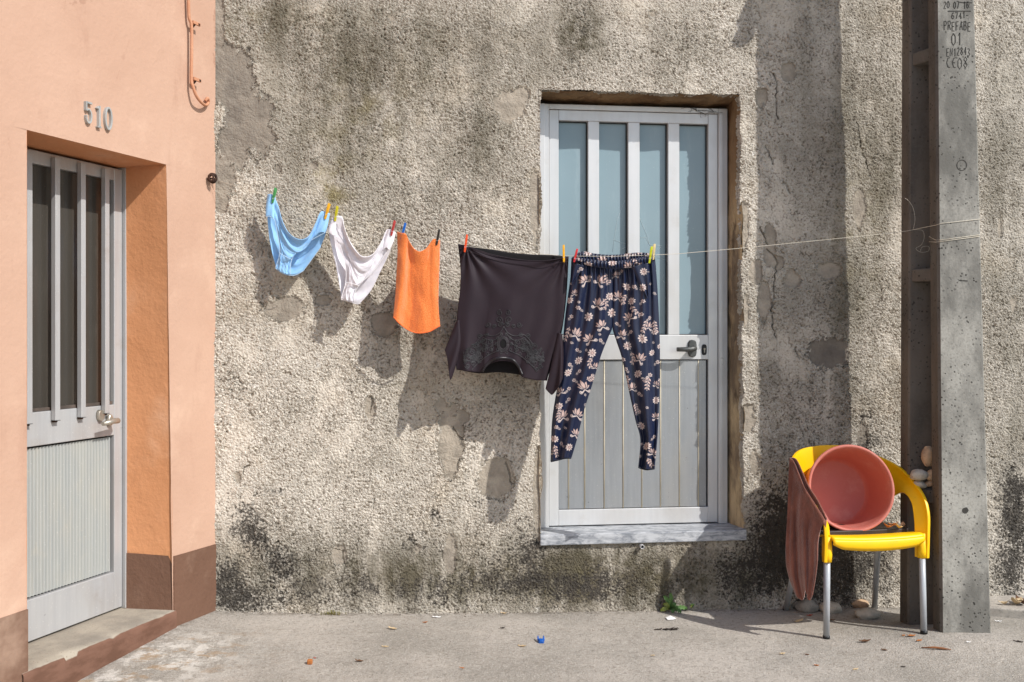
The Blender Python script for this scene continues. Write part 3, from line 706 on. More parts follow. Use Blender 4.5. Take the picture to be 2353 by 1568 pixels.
# engraved writing: stroke letters
GL = {'0': [[(.5, 1), (.1, .75), (.1, .25), (.5, 0), (.9, .25), (.9, .75), (.5, 1)]], '1': [[(.25, .8), (.6, 1), (.6, 0)]], '2': [[(.1, .8), (.5, 1), (.9, .75), (.1, 0), (.9, 0)]], '3': [[(.1, .9), (.6, 1), (.85, .75), (.45, .53), (.9, .27), (.6, 0), (.1, .1)]],
 '4': [[(.7, 0), (.7, 1), (.1, .35), (.95, .35)]], '6': [[(.85, .95), (.4, .95), (.12, .5), (.12, .2), (.5, 0), (.88, .2), (.88, .42), (.5, .58), (.14, .4)]], '7': [[(.08, 1), (.92, 1), (.4, 0)]], '8': [[(.5, .54), (.14, .75), (.5, 1), (.86, .75), (.5, .54), (.1, .26), (.5, 0), (.9, .26), (.5, .54)]],
 'P': [[(.12, 0), (.12, 1), (.7, 1), (.9, .76), (.7, .5), (.12, .5)]], 'R': [[(.12, 0), (.12, 1), (.7, 1), (.9, .76), (.7, .5), (.12, .5)], [(.5, .5), (.92, 0)]], 'E': [[(.9, 1), (.12, 1), (.12, 0), (.9, 0)], [(.12, .52), (.75, .52)]], 'F': [[(.9, 1), (.12, 1), (.12, 0)], [(.12, .52), (.75, .52)]],
 'A': [[(.05, 0), (.5, 1), (.95, 0)], [(.22, .36), (.78, .36)]], 'B': [[(.12, 0), (.12, 1), (.7, 1), (.85, .76), (.7, .54), (.12, .54)], [(.7, .54), (.92, .27), (.7, 0), (.12, 0)]], 'N': [[(.1, 0), (.1, 1), (.9, 0), (.9, 1)]], '-': [[(.1, .5), (.8, .5)]], ' ': [],
 '(': [[(.9, .95), (.45, .9), (.15, .5), (.45, .1), (.9, .05)]], 'e': [[(.9, .95), (.45, .9), (.15, .5), (.45, .1), (.9, .05)], [(.2, .5), (.75, .5)]]}
ins = MB()
def writing(txt, zx0, zx1, zy0, zy1, wd=.0036):
    n_ = len(txt); X0, X1 = (1976.5+.42*zx0-CX)/F*PYF, (1976.5+.42*zx1-CX)/F*PYF
    Z1, Z0 = ZC+(YH-.42*zy0)/F*PYF, ZC+(YH-.42*zy1)/F*PYF
    cw = (X1-X0)/n_
    for i, ch in enumerate(txt):
        jz = rnd.uniform(-.004, .004)
        for st in GL[ch]:
            ins.stroke([(X0+cw*(i+.12+.76*p[0]), Z0+jz+p[1]*(Z1-Z0)) for p in st], wd, lambda x, z, y: Vector((x, y, z)), PYF-.0012, PYF+.002)
writing('20 07 16', 455, 597, 10, 48); writing('6741-', 497, 597, 70, 104); writing('PREFABE', 455, 607, 120, 168); writing('01', 495, 558, 180, 246, .0042)
writing('EN12843', 470, 603, 262, 305, .003); writing('(e08', 466, 592, 315, 376, .003)
def pp(zx, zy): return ((1976.5+.42*zx-CX)/F*PYF, ZC+(YH-.42*zy)/F*PYF)
for a, b in (((545, 14), (612, 16)), ((480, 62), (606, 62)), ((540, 1535), (588, 1538))):
    ins.stroke([pp(*a), pp(*b)], .0034, lambda x, z, y: Vector((x, y, z)), PYF-.0012, PYF+.002)
cxy = pp(556, 905); ins.stroke([(cxy[0]+.0215*math.cos(t), cxy[1]+.023*math.sin(t)) for t in np.linspace(0, 2*math.pi, 29)], .003, lambda x, z, y: Vector((x, y, z)), PYF-.0012, PYF+.002)
cxy = pp(*((2217.5-1976.5)/.42, 1173.5/.42))
ins.add([(cxy[0]+(.012+.004*rnd.random())*math.cos(t), PYF-.0012, cxy[1]+(.012+.004*rnd.random())*math.sin(t)) for t in np.linspace(0, 2*math.pi, 12)[:-1]], [tuple(range(11))])
ins.build('engraved_writing', m_engrave, pole)
br = MB()                         # cable bracket higher up on the pole, out of the frame; its shadow falls on the wall
br.tube([(1.96, 4.43, 3.92), (1.88, 4.40, 3.72), (1.82, 4.38, 3.58)], [.05, .05, .05], 10); br.tube([(1.82, 4.38, 3.59), (1.80, 4.37, 3.50)], [.03, .045], 12)
br.build('cable_bracket', m_rust, pole, bevel=.004)
# ------------------------------------------------------------------ clothes line
E1 = at(2097, 528.5, 4.53)
Ldir = Vector((E1.x-HOOK.x, E1.y-HOOK.y, 0)); Lnrm = Vector((Ldir.y, -Ldir.x, 0)).normalized()   # towards camera
def L(x, y, off=0.0):
    r = ray(x, y); o = HOOK+Lnrm*off
    t = (o-CAMP).dot(Lnrm)/r.dot(Lnrm); return CAMP+r*t
ln = MB()
lp = [(629, 455), (690, 473), (750, 489), (771, 495), (840, 513), (902, 529), (925, 535), (1005, 550), (1070, 566), (1180, 579), (1295, 588), (1322, 589), (1410, 589.5), (1494, 587), (1560, 583.5), (1700, 571), (1850, 556), (2000, 541), (2085, 531)]
pts = [HOOK]+[L(x, y) for x, y in lp]+[E1]
ln.tube(pts, .0010, 6)
xr_ = xrf(1.8)+.003
zf = lambda y: ZC+(YH-y)/F*PYF
yk = PYF-.003
wr = [E1, Vector((xlf(1.8)-.002, PYF+.012, zf(517))), Vector((xlf(1.8)+.014, yk, zf(514))), Vector((xr_-.008, yk, zf(504))), Vector((xr_, PYF+.012, zf(503))), Vector((xr_, PYF+.081, zf(512))), Vector((xlf(1.8)-.003, PYF+.081, zf(540))), Vector((xlf(1.8)-.003, PYF+.015, zf(551))),
      Vector((xlf(1.8)+.014, yk, zf(552))), Vector((xr_-.008, yk, zf(540))), Vector((xr_, PYF+.012, zf(539))), Vector((xr_, PYF+.081, zf(545))), Vector((xlf(1.8)-.003, PYF+.081, zf(552))), Vector((xlf(1.8)-.003, PYF+.015, zf(556))), Vector((xlf(1.8)+.014, yk, zf(555.5))), Vector((xr_-.008, yk, zf(543.5)))]
ln.tube(wr, .0012, 6)
def pz(zx, zy, Y): return at(1976.5+.42*zx, .42*zy, Y)
ln.tube([Vector(p) for p in spl([tuple(pz(*q, 4.46)) for q in ((290, 1258), (300, 1200), (290, 1140), (265, 1100), (245, 1085))], 30)], .0006, 5)
ln.tube([Vector(p) for p in spl([tuple(pz(*q, 4.46)) for q in ((290, 1258), (340, 1262), (350, 1300), (335, 1340), (305, 1360), (330, 1380), (372, 1375), (375, 1350), (340, 1352), (330, 1375))], 50)], .0005, 5)
tag(ln.build('clothes_line', m_cord), 'thin pale cord strung from rusty wall hook to concrete pole', 'clothes line')
# ------------------------------------------------------------------ pegs
def peg(px_t, px_b, color, label, off=.004):
    m = simple('peg_'+label.split()[0], color, None, .42)
    t = L(*px_t, off); b = L(*px_b, off); ax = (b-t); ln_ = ax.length; ax.normalize()
    side = ax.cross(Lnrm).normalized(); nn = side.cross(ax).normalized()
    if nn.dot(Lnrm) < 0: nn = -nn
    root = thing('clothespin', label, 'clothespin', loc=b, group='clothespins on the line')
    for sgn in (1, -1):
        a = MB(); rings = []
        for f_, gap, th, wd in ((0, .0095, .0035, .0075), (.2, .0085, .005, .0085), (.5, .0035, .006, .009), (.62, .0015, .0055, .0092), (.70, .0028, .0035, .009), (.80, .0012, .005, .009), (1, .0012, .0028, .0078)):
            c = t+ax*ln_*f_
            rings.append([c+side*wd*sx/2+nn*sgn*(gap+(th if q else 0)) for sx, q in ((-1, 0), (1, 0), (1, 1), (-1, 1))])
        a.loft(rings, True, True, False); a.build('jaw', m, root, bevel=.0008)
    s_ = MB(); c = t+ax*ln_*.66
    s_.tube([c+side*.0052*q+nn*0 for q in (-1, 1)], .0026, 8)
    for q in (-1, 1): s_.tube([c+side*.0045*q, c+side*.0045*q+nn*.010+ax*.004, c-side*.0+nn*.0105+ax*.005], .0008, 5)
    s_.build('spring', m_leg, root)
Z3 = lambda x, y: (564.7+.2641*x, 395.3+.2641*y)
Z4 = lambda x, y: (988.3+.3723*x, 527+.3723*y)
peg((633.9, 432.3), (626, 467), C(74, 150, 84), 'green clothespin at the left end of the washing', .024)
peg((757, 468), (747, 504), C(240, 176, 24), 'amber clothespin on the right side of the blue briefs', .024)
peg((775.5, 474), (769.4, 509), C(196, 186, 30), 'olive-yellow clothespin on the left side of the white briefs', .024)
peg((907.5, 507.5), (898.8, 542), C(184, 62, 58), 'brick-red clothespin on the right side of the white briefs', .024)
peg((931.8, 512.8), (921.8, 550), C(24, 100, 188), 'blue clothespin holding the orange cloth', .020)
peg((1009.7, 527.4), (1003, 564), C(44, 38, 32), 'black clothespin holding the orange cloth', .020)
peg((1073.2, 540), (1067.6, 580), C(238, 84, 34), 'orange-red clothespin on the left of the black blouse', .026)
peg((1295, 563.5), (1295.8, 604), C(250, 184, 30), 'golden-yellow clothespin on the right of the black blouse', .026)
peg((1326.4, 572.4), (1318.9, 603), C(214, 56, 58), 'red clothespin on the left of the floral trousers', .036)
peg((1497.6, 567), (1491.7, 605.5), C(200, 206, 26), 'lime-yellow clothespin on the right of the floral trousers', .036)
peg((1504, 561.3), (1500.8, 597.7), C(230, 206, 150), 'cream clothespin beside the lime one on the floral trousers', .024)
# ------------------------------------------------------------------ washing
def sheet_pts(G, D):
    """G px grid, D offset towards camera (m)"""
    return [[L(G[i, j, 0], G[i, j, 1], float(D[i, j])) for j in range(G.shape[1])] for i in range(G.shape[0])]
def zmap(fn, pts): return [fn(*p) for p in pts]
def hem_tube(mb, pts, off, r=.0016):
    q = arc(pts, 40); mb.tube([L(a, b, off) for a, b in q], r, 6)
def briefs(kind, mat, mhem, front, back, flaps, hems, label):
    nu, nv = 70, 60
    u, v = UV(nu, nv)
    root = thing(kind, label, 'underwear', loc=L(*front['bottom_px']))
    G = coons(*[zmap(Z3, front[k]) for k in ('top', 'bottom', 'left', 'right')], nu, nv)
    sag = np.sin(np.pi*u)
    D = .012+.016*sag*(1-.5*v)+.008*np.sin(2*np.pi*(3.2*v**.8+.15*np.sin(3*u)))*sag**.7*np.exp(-2.0*v)+.004*np.sin(9*u+4*v)*v*(1-v)*2
    D += .007*np.array([[mnoise.fractal((a*3.5+b*2.5, b*6-a*3, len(label)), 1, 2, 3) for a in np.linspace(0, 1, nu)] for b in np.linspace(0, 1, nv)])
    D += .006*np.exp(-(u/.12)**2)*np.sin(v*6)+.010*np.exp(-(v/.05)**2)*sag
    m = MB(); m.grid(sheet_pts(G, D)); m.build('front_panel', mat, root, solid=.001)
    G = coons(*[zmap(Z3, back[k]) for k in ('top', 'bottom', 'left', 'right')], nu, nv)
    D = -.012-.022*sag*(1-.6*v)+.005*np.sin(2*np.pi*2.5*v)*sag+.006*np.sin(8*u+3*v)*v
    m = MB(); m.grid(sheet_pts(G, D)); m.build('back_panel', mat, root, solid=.001)
    for fl in flaps:
        G = coons(*[zmap(Z3, fl[k]) for k in ('top', 'bottom', 'left', 'right')], 24, 24)
        u2, v2 = UV(24, 24)
        m = MB(); m.grid(sheet_pts(G, .010+.014*np.sin(np.pi*u2)+.004*np.sin(7*u2+2*v2)+.006*v2)); m.build('side_panel', mat, root, solid=.001)
    hm = MB()
    for pts, off in hems: hem_tube(hm, zmap(Z3, pts), off)
    hm.build('hem', mhem, root)
    return root
m_blue = M_cloth('blue_cotton', C(146, 192, 232), C(136, 184, 226), .85, 700, .2)
m_bluehem = M_cloth('pale_blue_hem', C(178, 204, 226), C(168, 196, 220), .9)
m_white = M_cloth('white_cotton', C(226, 222, 226), C(214, 210, 216), .85, 700, .2)
m_whitehem = M_cloth('white_hem', C(234, 231, 232), C(222, 220, 222), .9)
briefs('blue_briefs', m_blue, m_bluehem,
  dict(bottom_px=Z3(390, 895), top=[(252, 222), (285, 300), (322, 430), (380, 535), (465, 585), (545, 560), (610, 440), (655, 345), (730, 362)], bottom=[(258, 835), (320, 880), (392, 898)],
       left=[(252, 222), (240, 300), (255, 420), (280, 560), (296, 700), (258, 835)], right=[(730, 362), (690, 530), (560, 600), (440, 700), (395, 780), (392, 898)]),
  dict(top=[(188, 205), (300, 460), (420, 640), (520, 650), (640, 480), (728, 368)], bottom=[(262, 825), (330, 882), (400, 902), (440, 893)],
       left=[(188, 205), (182, 300), (192, 450), (215, 640), (262, 825)], right=[(728, 368), (700, 520), (655, 640), (590, 740), (500, 860), (440, 893)]),
  [dict(top=[(190, 195), (225, 195), (262, 225)], bottom=[(173, 385), (215, 388), (252, 415)], left=[(190, 195), (176, 290), (173, 385)], right=[(262, 225), (248, 310), (252, 415)]),
   dict(top=[(655, 343), (690, 352), (733, 362)], bottom=[(590, 575), (640, 530), (692, 527)], left=[(655, 343), (630, 430), (590, 575)], right=[(733, 362), (715, 450), (692, 527)])],
  [([(252, 415), (280, 560), (296, 700), (258, 835)], .022), ([(692, 527), (560, 602), (440, 702), (395, 780), (388, 896)], .022), ([(292, 705), (340, 735), (398, 762)], .034), ([(173, 387), (215, 390), (252, 416)], .028), ([(258, 838), (320, 884), (392, 902), (440, 896), (500, 862)], .014), ([(655, 650), (590, 740), (500, 862)], -.012)],
  'pale blue cotton briefs pegged at the left of the washing')
briefs('white_briefs', m_white, m_whitehem,
  dict(bottom_px=Z3(945, 1120), top=[(757, 388), (838, 390), (860, 490), (910, 610), (985, 715), (1045, 738), (1110, 710), (1175, 615), (1230, 500), (1303, 525)], bottom=[(828, 1108), (885, 1122), (945, 1132)],
       left=[(757, 388), (770, 550), (830, 665), (868, 830), (868, 960), (828, 1108)], right=[(1303, 525), (1246, 660), (1120, 850), (1000, 970), (950, 1050), (945, 1132)]),
  dict(top=[(752, 392), (850, 560), (980, 780), (1080, 780), (1200, 640), (1300, 530)], bottom=[(829, 1105), (900, 1128), (965, 1148), (995, 1142)],
       left=[(752, 392), (722, 520), (780, 800), (822, 1030), (829, 1105)], right=[(1300, 530), (1255, 690), (1175, 860), (1090, 1030), (995, 1142)]),
  [dict(top=[(748, 440), (770, 430), (800, 440)], bottom=[(718, 520), (745, 545), (772, 556)], left=[(748, 440), (724, 470), (718, 520)], right=[(800, 440), (785, 500), (772, 556)]),
   dict(top=[(1228, 500), (1265, 505), (1305, 528)], bottom=[(1190, 690), (1222, 660), (1248, 690)], left=[(1228, 500), (1205, 590), (1190, 690)], right=[(1305, 528), (1285, 610), (1248, 690)])],
  [([(770, 556), (830, 665), (868, 830), (868, 960), (828, 1108)], .020), ([(1246, 662), (1120, 852), (1000, 972), (950, 1050), (940, 1130)], .020), ([(868, 962), (920, 972), (985, 990)], .030), ([(828, 1110), (900, 1130), (965, 1150), (995, 1144)], .012), ([(838, 392), (860, 492), (910, 612), (985, 717), (1045, 740), (1110, 712), (1175, 617), (1230, 502)], .040)],
  'white cotton briefs hanging between blue briefs and orange cloth')
# orange terry cloth
k = NT('orange_terry')
c = k.mix(k.step(k.noise(260, 3, .65), .38, .66), C(236, 120, 50), C(250, 146, 78))
k.bump(k.noise(230, 3, .7), 1.0, .006); m_terry = k.set(c, .95, 0, .1, Sheen_Weight=.5)
nu, nv = 60, 90
u, v = UV(nu, nv)
G = coons(zmap(Z3, [(1318, 518), (1350, 530), (1392, 540), (1425, 610), (1465, 668), (1512, 692), (1570, 665), (1610, 610), (1640, 583), (1690, 596)]), zmap(Z3, [(1284, 1262), (1345, 1325), (1420, 1378), (1500, 1402), (1590, 1392), (1650, 1362), (1692, 1338)]),
          zmap(Z3, [(1318, 518), (1322, 700), (1312, 900), (1302, 1080), (1284, 1262)]), zmap(Z3, [(1690, 596), (1686, 760), (1680, 950), (1676, 1150), (1692, 1338)]), nu, nv)
D = .006+.030*np.exp(-(v/.35)**1.5)*np.sin(np.pi*u)*.6+.010*np.sin(2*np.pi*(u*1.7+.1))*(.3+.7*v)+.016*np.exp(-((u-.12)/.1)**2)*(1-.4*v)+.014*np.exp(-((u-.9)/.09)**2)*(1-.3*v)+.02*v*v
D += .006*np.sin(14*v+2)*np.sin(np.pi*u)*np.exp(-3*v)-.03*v+.008*np.array([[mnoise.fractal((a*3, b*2.2, 4), 1, 2, 3) for a in np.linspace(0, 1, nu)] for b in np.linspace(0, 1, nv)])*np.minimum(1, v*5)
m = MB(); m.grid(sheet_pts(G, D)); oc = m.build('orange_cloth', m_terry, None, solid=.004)
tag(oc, 'orange terry cloth hanging by two corners from blue and black pegs', 'cloth')
hm = MB(); hem_tube(hm, zmap(Z3, [(1286, 1262), (1345, 1325), (1420, 1378), (1500, 1402), (1590, 1392), (1650, 1362), (1690, 1338)]), .026, .003); hm.build('hem', M_cloth('orange_hem', C(238, 116, 56), C(226, 104, 46)), oc)
# black blouse
k = NT('black_jersey')
m_bl = k.set(k.mix(k.noise(20, 3, .6), C(43, 31, 38), C(36, 27, 33)), .6, 0, .25, Sheen_Weight=.02); k.bump(k.noise(400, 2, .6), .15, .001)
m_lace = simple('black_lace', C(70, 69, 71), C(46, 45, 47), .5)
m_in = simple('blouse_inside', C(20, 17, 19), C(15, 13, 15), .9)
bl = thing('black_blouse', 'dark plum-black blouse with embroidered neckline hung upside down', 'blouse', loc=L(*Z4(480, 900)))
nu, nv = 120, 110
u, v = UV(nu, nv)
Gf = coons(zmap(Z4, [(172, 92), (235, 108), (320, 138), (400, 162), (560, 190), (700, 196), (800, 182), (856, 170)]), zmap(Z4, [(162, 868), (240, 878), (320, 884), (340, 858), (385, 826), (440, 814), (510, 824), (545, 864), (562, 908), (600, 922), (650, 932), (722, 935)]),
           zmap(Z4, [(172, 92), (188, 220), (186, 360), (170, 500), (160, 640), (158, 760), (162, 868)]), zmap(Z4, [(856, 170), (846, 290), (832, 450), (815, 590), (785, 690), (750, 800), (722, 935)]), nu, nv)
gx_, gy_ = Gf[..., 0], Gf[..., 1]
def radial(px, k_, ph, reach, a):
    x0_, y0_ = Z4(*px); dx = gx_-x0_; dy = gy_-y0_; r_ = np.hypot(dx, dy)+1; an = np.arctan2(dy, dx)
    return a*np.sin(k_*an+ph)*np.exp(-r_/reach)*np.minimum(1, r_/25)
Df = .014+.012*np.sin(np.pi*u)+radial((225, 105), 14, .5, 70, .011)+radial((830, 175), 15, 1, 60, .008)
Df += .006*np.sin(2*np.pi*(u*2.3+.25*v))*v+.005*np.exp(-((u-.05)/.05)**2)+.012*np.exp(-((u-.1)/.05)**2)*v-.012*np.exp(-((u-.92)/.05)**2)*v
Df += .004*np.sin(2*np.pi*(u*6.0+.6*v))*(v**2)
m = MB(); m.grid(sheet_pts(Gf, Df)); m.build('body_front', m_bl, bl, solid=.0015)
Gb = coons(zmap(Z4, [(172, 92), (260, 104), (350, 118), (480, 142), (620, 155), (750, 160), (856, 170)]), zmap(Z4, [(166, 866), (300, 890), (430, 884), (560, 900), (720, 930)]),
           zmap(Z4, [(172, 92), (190, 300), (172, 560), (166, 866)]), zmap(Z4, [(856, 170), (838, 450), (800, 690), (720, 930)]), 60, 60)
u3, v3 = UV(60, 60)
m = MB(); m.grid(sheet_pts(Gb, -.012-.02*np.sin(np.pi*u3))); m.build('body_back', m_in, bl, solid=.0015)
hb = MB(); hem_tube(hb, zmap(Z4, [(236, 130), (320, 165), (400, 190), (560, 218), (700, 222), (800, 208), (848, 198)]), .030, .0014)
hem_tube(hb, zmap(Z4, [(236, 108), (320, 138), (400, 162), (560, 190), (700, 196), (800, 182), (854, 170)]), .026, .0022); hb.build('waist_hem', m_bl, bl)
for top, bot, lft, rgt in (
    ([(160, 570), (172, 565), (186, 560)], [(90, 748), (106, 800), (124, 928), (150, 872)], [(160, 570), (125, 660), (90, 748)], [(186, 560), (196, 700), (150, 872)]),
    ([(785, 640), (800, 640), (816, 650)], [(712, 985), (735, 1010), (757, 1020), (800, 960), (830, 885)], [(785, 640), (742, 860), (712, 985)], [(816, 650), (824, 760), (830, 885)])):
    Gs = coons(zmap(Z4, top), zmap(Z4, bot), zmap(Z4, lft), zmap(Z4, rgt), 40, 50); u4, v4 = UV(40, 50)
    sm = MB(); sm.grid(sheet_pts(Gs, .016+.024*np.sin(np.pi*u4)*(.4+.6*v4)+.008*np.sin(9*u4+2*v4)*v4)); sm.grid(sheet_pts(Gs, -.006-.016*np.sin(np.pi*u4)*(.4+.6*v4)))
    sm.build('sleeve', m_bl, bl, solid=.0015)
# neckline band
nb_ = MB(); PXf = Gf.reshape(-1, 2); DDf = Df.reshape(-1)
def fdepth(x, y): return float(DDf[np.argmin((PXf[:, 0]-x)**2+(PXf[:, 1]-y)**2)])
bandc = arc(zmap(Z4, [(322, 880), (345, 842), (390, 806), (440, 794), (505, 804), (545, 846), (570, 900)]), 40)
nb_.tube([L(a, b, fdepth(a, b)+.004) for a, b in bandc], .0055, 8); nb_.build('neck_band', simple('satin_band', C(36, 32, 36), C(28, 25, 28), .35), bl)
eb = MB()
def curl(zx, zy, r, turns, a0, hand=1, w_=.0014):
    pts = []
    for i in range(int(10*turns)+4):
        t = i/(10*turns+3); an = a0+hand*2*math.pi*turns*t; rr_ = r*(1-.82*t)
        x, y = Z4(zx+rr_*math.cos(an), zy+rr_*math.sin(an)); pts.append(L(x, y, fdepth(x, y)+.0022))
    eb.tube(pts, w_, 5)
def eline(pts, w_=.0015):
    eb.tube([L(*Z4(a, b), fdepth(*Z4(a, b))+.0022) for a, b in arc(pts, 24)], w_, 5)
for q in range(3): eb.tube([L(*Z4(450+(24+q*6)*math.cos(t), 708+(33+q*7)*math.sin(t)), fdepth(*Z4(450, 708))+.003) for t in np.linspace(0, 2*math.pi, 24)], .0012, 5)
for sgn in (-1, 1):
    X = lambda x: 455+sgn*x
    eline([(X(0), 600), (X(25), 640), (X(70), 660), (X(120), 650), (X(165), 690), (X(178), 720)]); eline([(X(10), 640), (X(60), 685), (X(130), 680), (X(170), 730)])
    eline([(X(40), 700), (X(90), 730), (X(140), 745), (X(190), 800)]); eline([(X(30), 750), (X(90), 775), (X(150), 820), (X(200), 870)])
    for (cx_, cy_, r_, a_) in ((95, 590, 18, 0), (60, 600, 14, 2), (30, 560, 24, 1), (25, 515, 18, 3), (125, 685, 24, 0), (150, 660, 16, 2), (85, 700, 20, 1), (170, 720, 20, 3), (195, 760, 20, 1), (160, 770, 22, 0), (215, 800, 20, 2), (120, 745, 20, 2), (190, 830, 20, 1), (225, 845, 16, 0), (150, 815, 16, 3), (80, 745, 14, 1), (105, 650, 14, 0), (20, 590, 18, 2), (200, 790, 14, 0), (175, 800, 12, 1), (235, 815, 12, 2), (205, 865, 14, 1)):
        if cy_ < 870 - (0 if sgn > 0 else 10): curl(X(cx_), cy_, r_, 1.6, a_*1.5 if sgn > 0 else math.pi-a_*1.5, sgn)
    for (cx_, cy_) in ((15, 648), (38, 672), (48, 708), (40, 742), (18, 762), (72, 730), (75, 690), (110, 720), (100, 770), (140, 790)):
        x, y = Z4(X(cx_), cy_); eb.tube([L(x+2.4*math.cos(t), y+3.2*math.sin(t), fdepth(x, y)+.0024) for t in np.linspace(0, 2*math.pi, 12)], .0012, 5)
    for q in range(130):
        r_ = rnd.uniform(.5, 1); an = rnd.uniform(-.25, 1.25)
        cx_, cy_ = 60+190*r_*math.cos(an)*1.0, 800-150*math.sin(an)*r_*.9
        if cy_ < 640+cx_*.35 or cy_ > 800+cx_*.4 or cx_ < 30: continue
        curl(X(cx_), cy_, rnd.uniform(5, 11), 1.0, rnd.uniform(0, 6), sgn, .0009)
eb.build('embroidery', m_lace, bl)
he = MB(); P_ = [L(*Z4(450+17*math.cos(t), 708+25*math.sin(t)), fdepth(*Z4(450, 708))+.0028) for t in np.linspace(0, 2*math.pi, 20)[:-1]]
he.add(P_, [tuple(range(len(P_)))]); he.build('eyelet', simple('eyelet_black', C(8, 7, 8), C(6, 5, 6), .9), bl)
# ------------------------------------------------------------------ floral trousers
tr = thing('floral_trousers', 'navy trousers with cream flower print hanging in front of the door', 'trousers', loc=L(*Z4(1080, 1470)))
CREAM = np.array(C(204, 190, 183)); PINK = np.array(C(176, 126, 112)); NAVY = np.array(C(11, 23, 52))
def flower_print(zx, zy):
    shp = zx.shape; x = zx.ravel(); y = zy.ravel()
    m = np.zeros(len(x)); pk = np.zeros(len(x))
    def near(cx, cy, r): return np.nonzero((np.abs(x-cx) < r)&(np.abs(y-cy) < r))[0]
    def daisy(cx, cy, r, n=9, ph=0.):
        r = r*.88
        i = near(cx, cy, r*1.1); dx = x[i]-cx; dy = y[i]-cy; rr = np.hypot(dx, dy); an = np.arctan2(dy, dx)+ph
        pet = r*(.44+.56*np.abs(np.cos(n*an/2))**.75); f = np.clip((pet-rr)/2.0, 0, 1)
        line = ((np.abs(np.cos(n*an/2)) < .16)&(rr > r*.3)); ringc = (np.abs(rr-r*.3) < 1.8)
        m[i] = np.maximum(m[i], f*np.where(line|ringc, .25, 1)); pk[i] = np.maximum(pk[i], f*np.where(rr < r*.3, .7, .15+.25*(rr < r*.62)))
    def capsule(x0, y0, x1, y1, w0, w1, p=0.1):
        i = np.nonzero((x > min(x0, x1)-w0-w1)&(x < max(x0, x1)+w0+w1)&(y > min(y0, y1)-w0-w1)&(y < max(y0, y1)+w0+w1))[0]
        d = np.array((x1-x0, y1-y0)); l2 = (d**2).sum()+1e-6
        t = np.clip(((x[i]-x0)*d[0]+(y[i]-y0)*d[1])/l2, 0, 1)
        dist = np.hypot(x[i]-x0-t*d[0], y[i]-y0-t*d[1]); w_ = w0+(w1-w0)*t
        f = np.clip((w_-dist)/1.8+.3, 0, 1); m[i] = np.maximum(m[i], f); pk[i] = np.where(f > .5, np.maximum(pk[i]*.6, p), pk[i])
    def spiral(cx, cy, r, a0, hand, w_=2.6, turns=1.25, taper=True):
        N = 16; pr = None
        for q in range(N+1):
            t = q/N; an = a0+hand*2*math.pi*turns*t; rr = r*(1-.8*t); p = (cx+rr*math.cos(an), cy+rr*math.sin(an))
            if pr: capsule(*pr, *p, w_*(1 if not taper else .55+.6*t), w_*(1 if not taper else .55+.6*t), .15)
            pr = p
    def leaf(cx, cy, an, ln_, w_, p):
        c_, s_ = math.cos(an), math.sin(an); i = near(cx+c_*ln_/2, cy+s_*ln_/2, ln_)
        a = (x[i]-cx)*c_+(y[i]-cy)*s_; b = -(x[i]-cx)*s_+(y[i]-cy)*c_; t = np.clip(a/ln_, 0, 1)
        w2 = w_*np.sin(np.pi*np.clip(t, 0, 1)**.8)*1.0
        f = np.clip((w2*.86-np.abs(b))/1.6, 0, 1)*((a > 0)&(a < ln_)); vein = (np.abs(b) < 1.3)
        m[i] = np.maximum(m[i]*(1-.9*((np.abs(np.abs(b)-w2) < 2.2)&(a > 0)&(a < ln_))), f); pk[i] = np.where(f > .4, np.where(vein, .95, p), pk[i])
    def lotus(cx, cy, s_, rot):
        s_ = s_*.80
        up = -math.pi/2+rot
        for da, l_, w_ in ((-1.15, 1.0, .22), (1.15, 1.0, .22), (-.62, 1.15, .24), (.62, 1.15, .24), (0, 1.25, .27)):
            leaf(cx, cy, up+da, s_*l_*.95, s_*w_, .5 if abs(da) < 1 else .25)
        for hd in (-1, 1):
            bx_ = cx-math.cos(up)*s_*.12; by_ = cy-math.sin(up)*s_*.12
            ex = bx_+math.cos(up+hd*2.2)*s_*.55; ey = by_+math.sin(up+hd*2.2)*s_*.55
            capsule(bx_, by_, ex, ey, s_*.06, s_*.10)
            spiral(ex+math.cos(up+hd*1.4)*s_*.2, ey+math.sin(up+hd*1.4)*s_*.2, s_*.24, up+hd*1.4+math.pi, -hd, s_*.065)
    def vine(pts, n_=5):
        Q = arc(pts, 14)
        for a, b in zip(Q, Q[1:]): capsule(*a, *b, 1.8, 1.8)
        for q in range(1, 13, 3):
            an = math.atan2(*(Q[q+1]-Q[q])[::-1])
            for hd in (-1, 1): leaf(Q[q][0], Q[q][1], an+hd*.8, 22, 6, .2)
    for a in ((975,535,32,8),(1102,420,30,9),(1125,520,32,9),(1250,440,28,9),(1318,262,28,9),(1312,360,28,9),(1208,355,27,8),(995,770,32,9),(912,810,30,9),(852,880,28,9),(1225,725,31,9),(1290,890,29,9),(1315,672,32,9),(790,1090,26,8),(858,1340,27,9),(1345,1340,30,9),(1400,1050,28,9),(765,1300,26,9),(1392,630,24,8),(870,440,25,8),(1362,765,24,8),(1410,730,20,8),(1300,1210,26,9)): daisy(*a, ph=a[0])
    for a in ((915,490),(1255,350),(1320,450),(1300,530),(1240,640),(1045,690),(905,740),(930,880),(895,935),(850,1055),(785,1225),(805,1325),(1285,1020),(1410,825),(1360,905),(1388,1285),(1190,265),(1110,320),(930,245),(855,830),(870,545),(858,985),(1298,1130),(1412,930),(1205,865),(1190,810),(1350,1330),(1395,260),(1350,545)):
        daisy(*a, 15, 6, a[1]); h_ = 1 if int(a[0]) % 2 else -1
        spiral(a[0]+h_*16, a[1]+14, 9, 2.5, h_, 1.7)
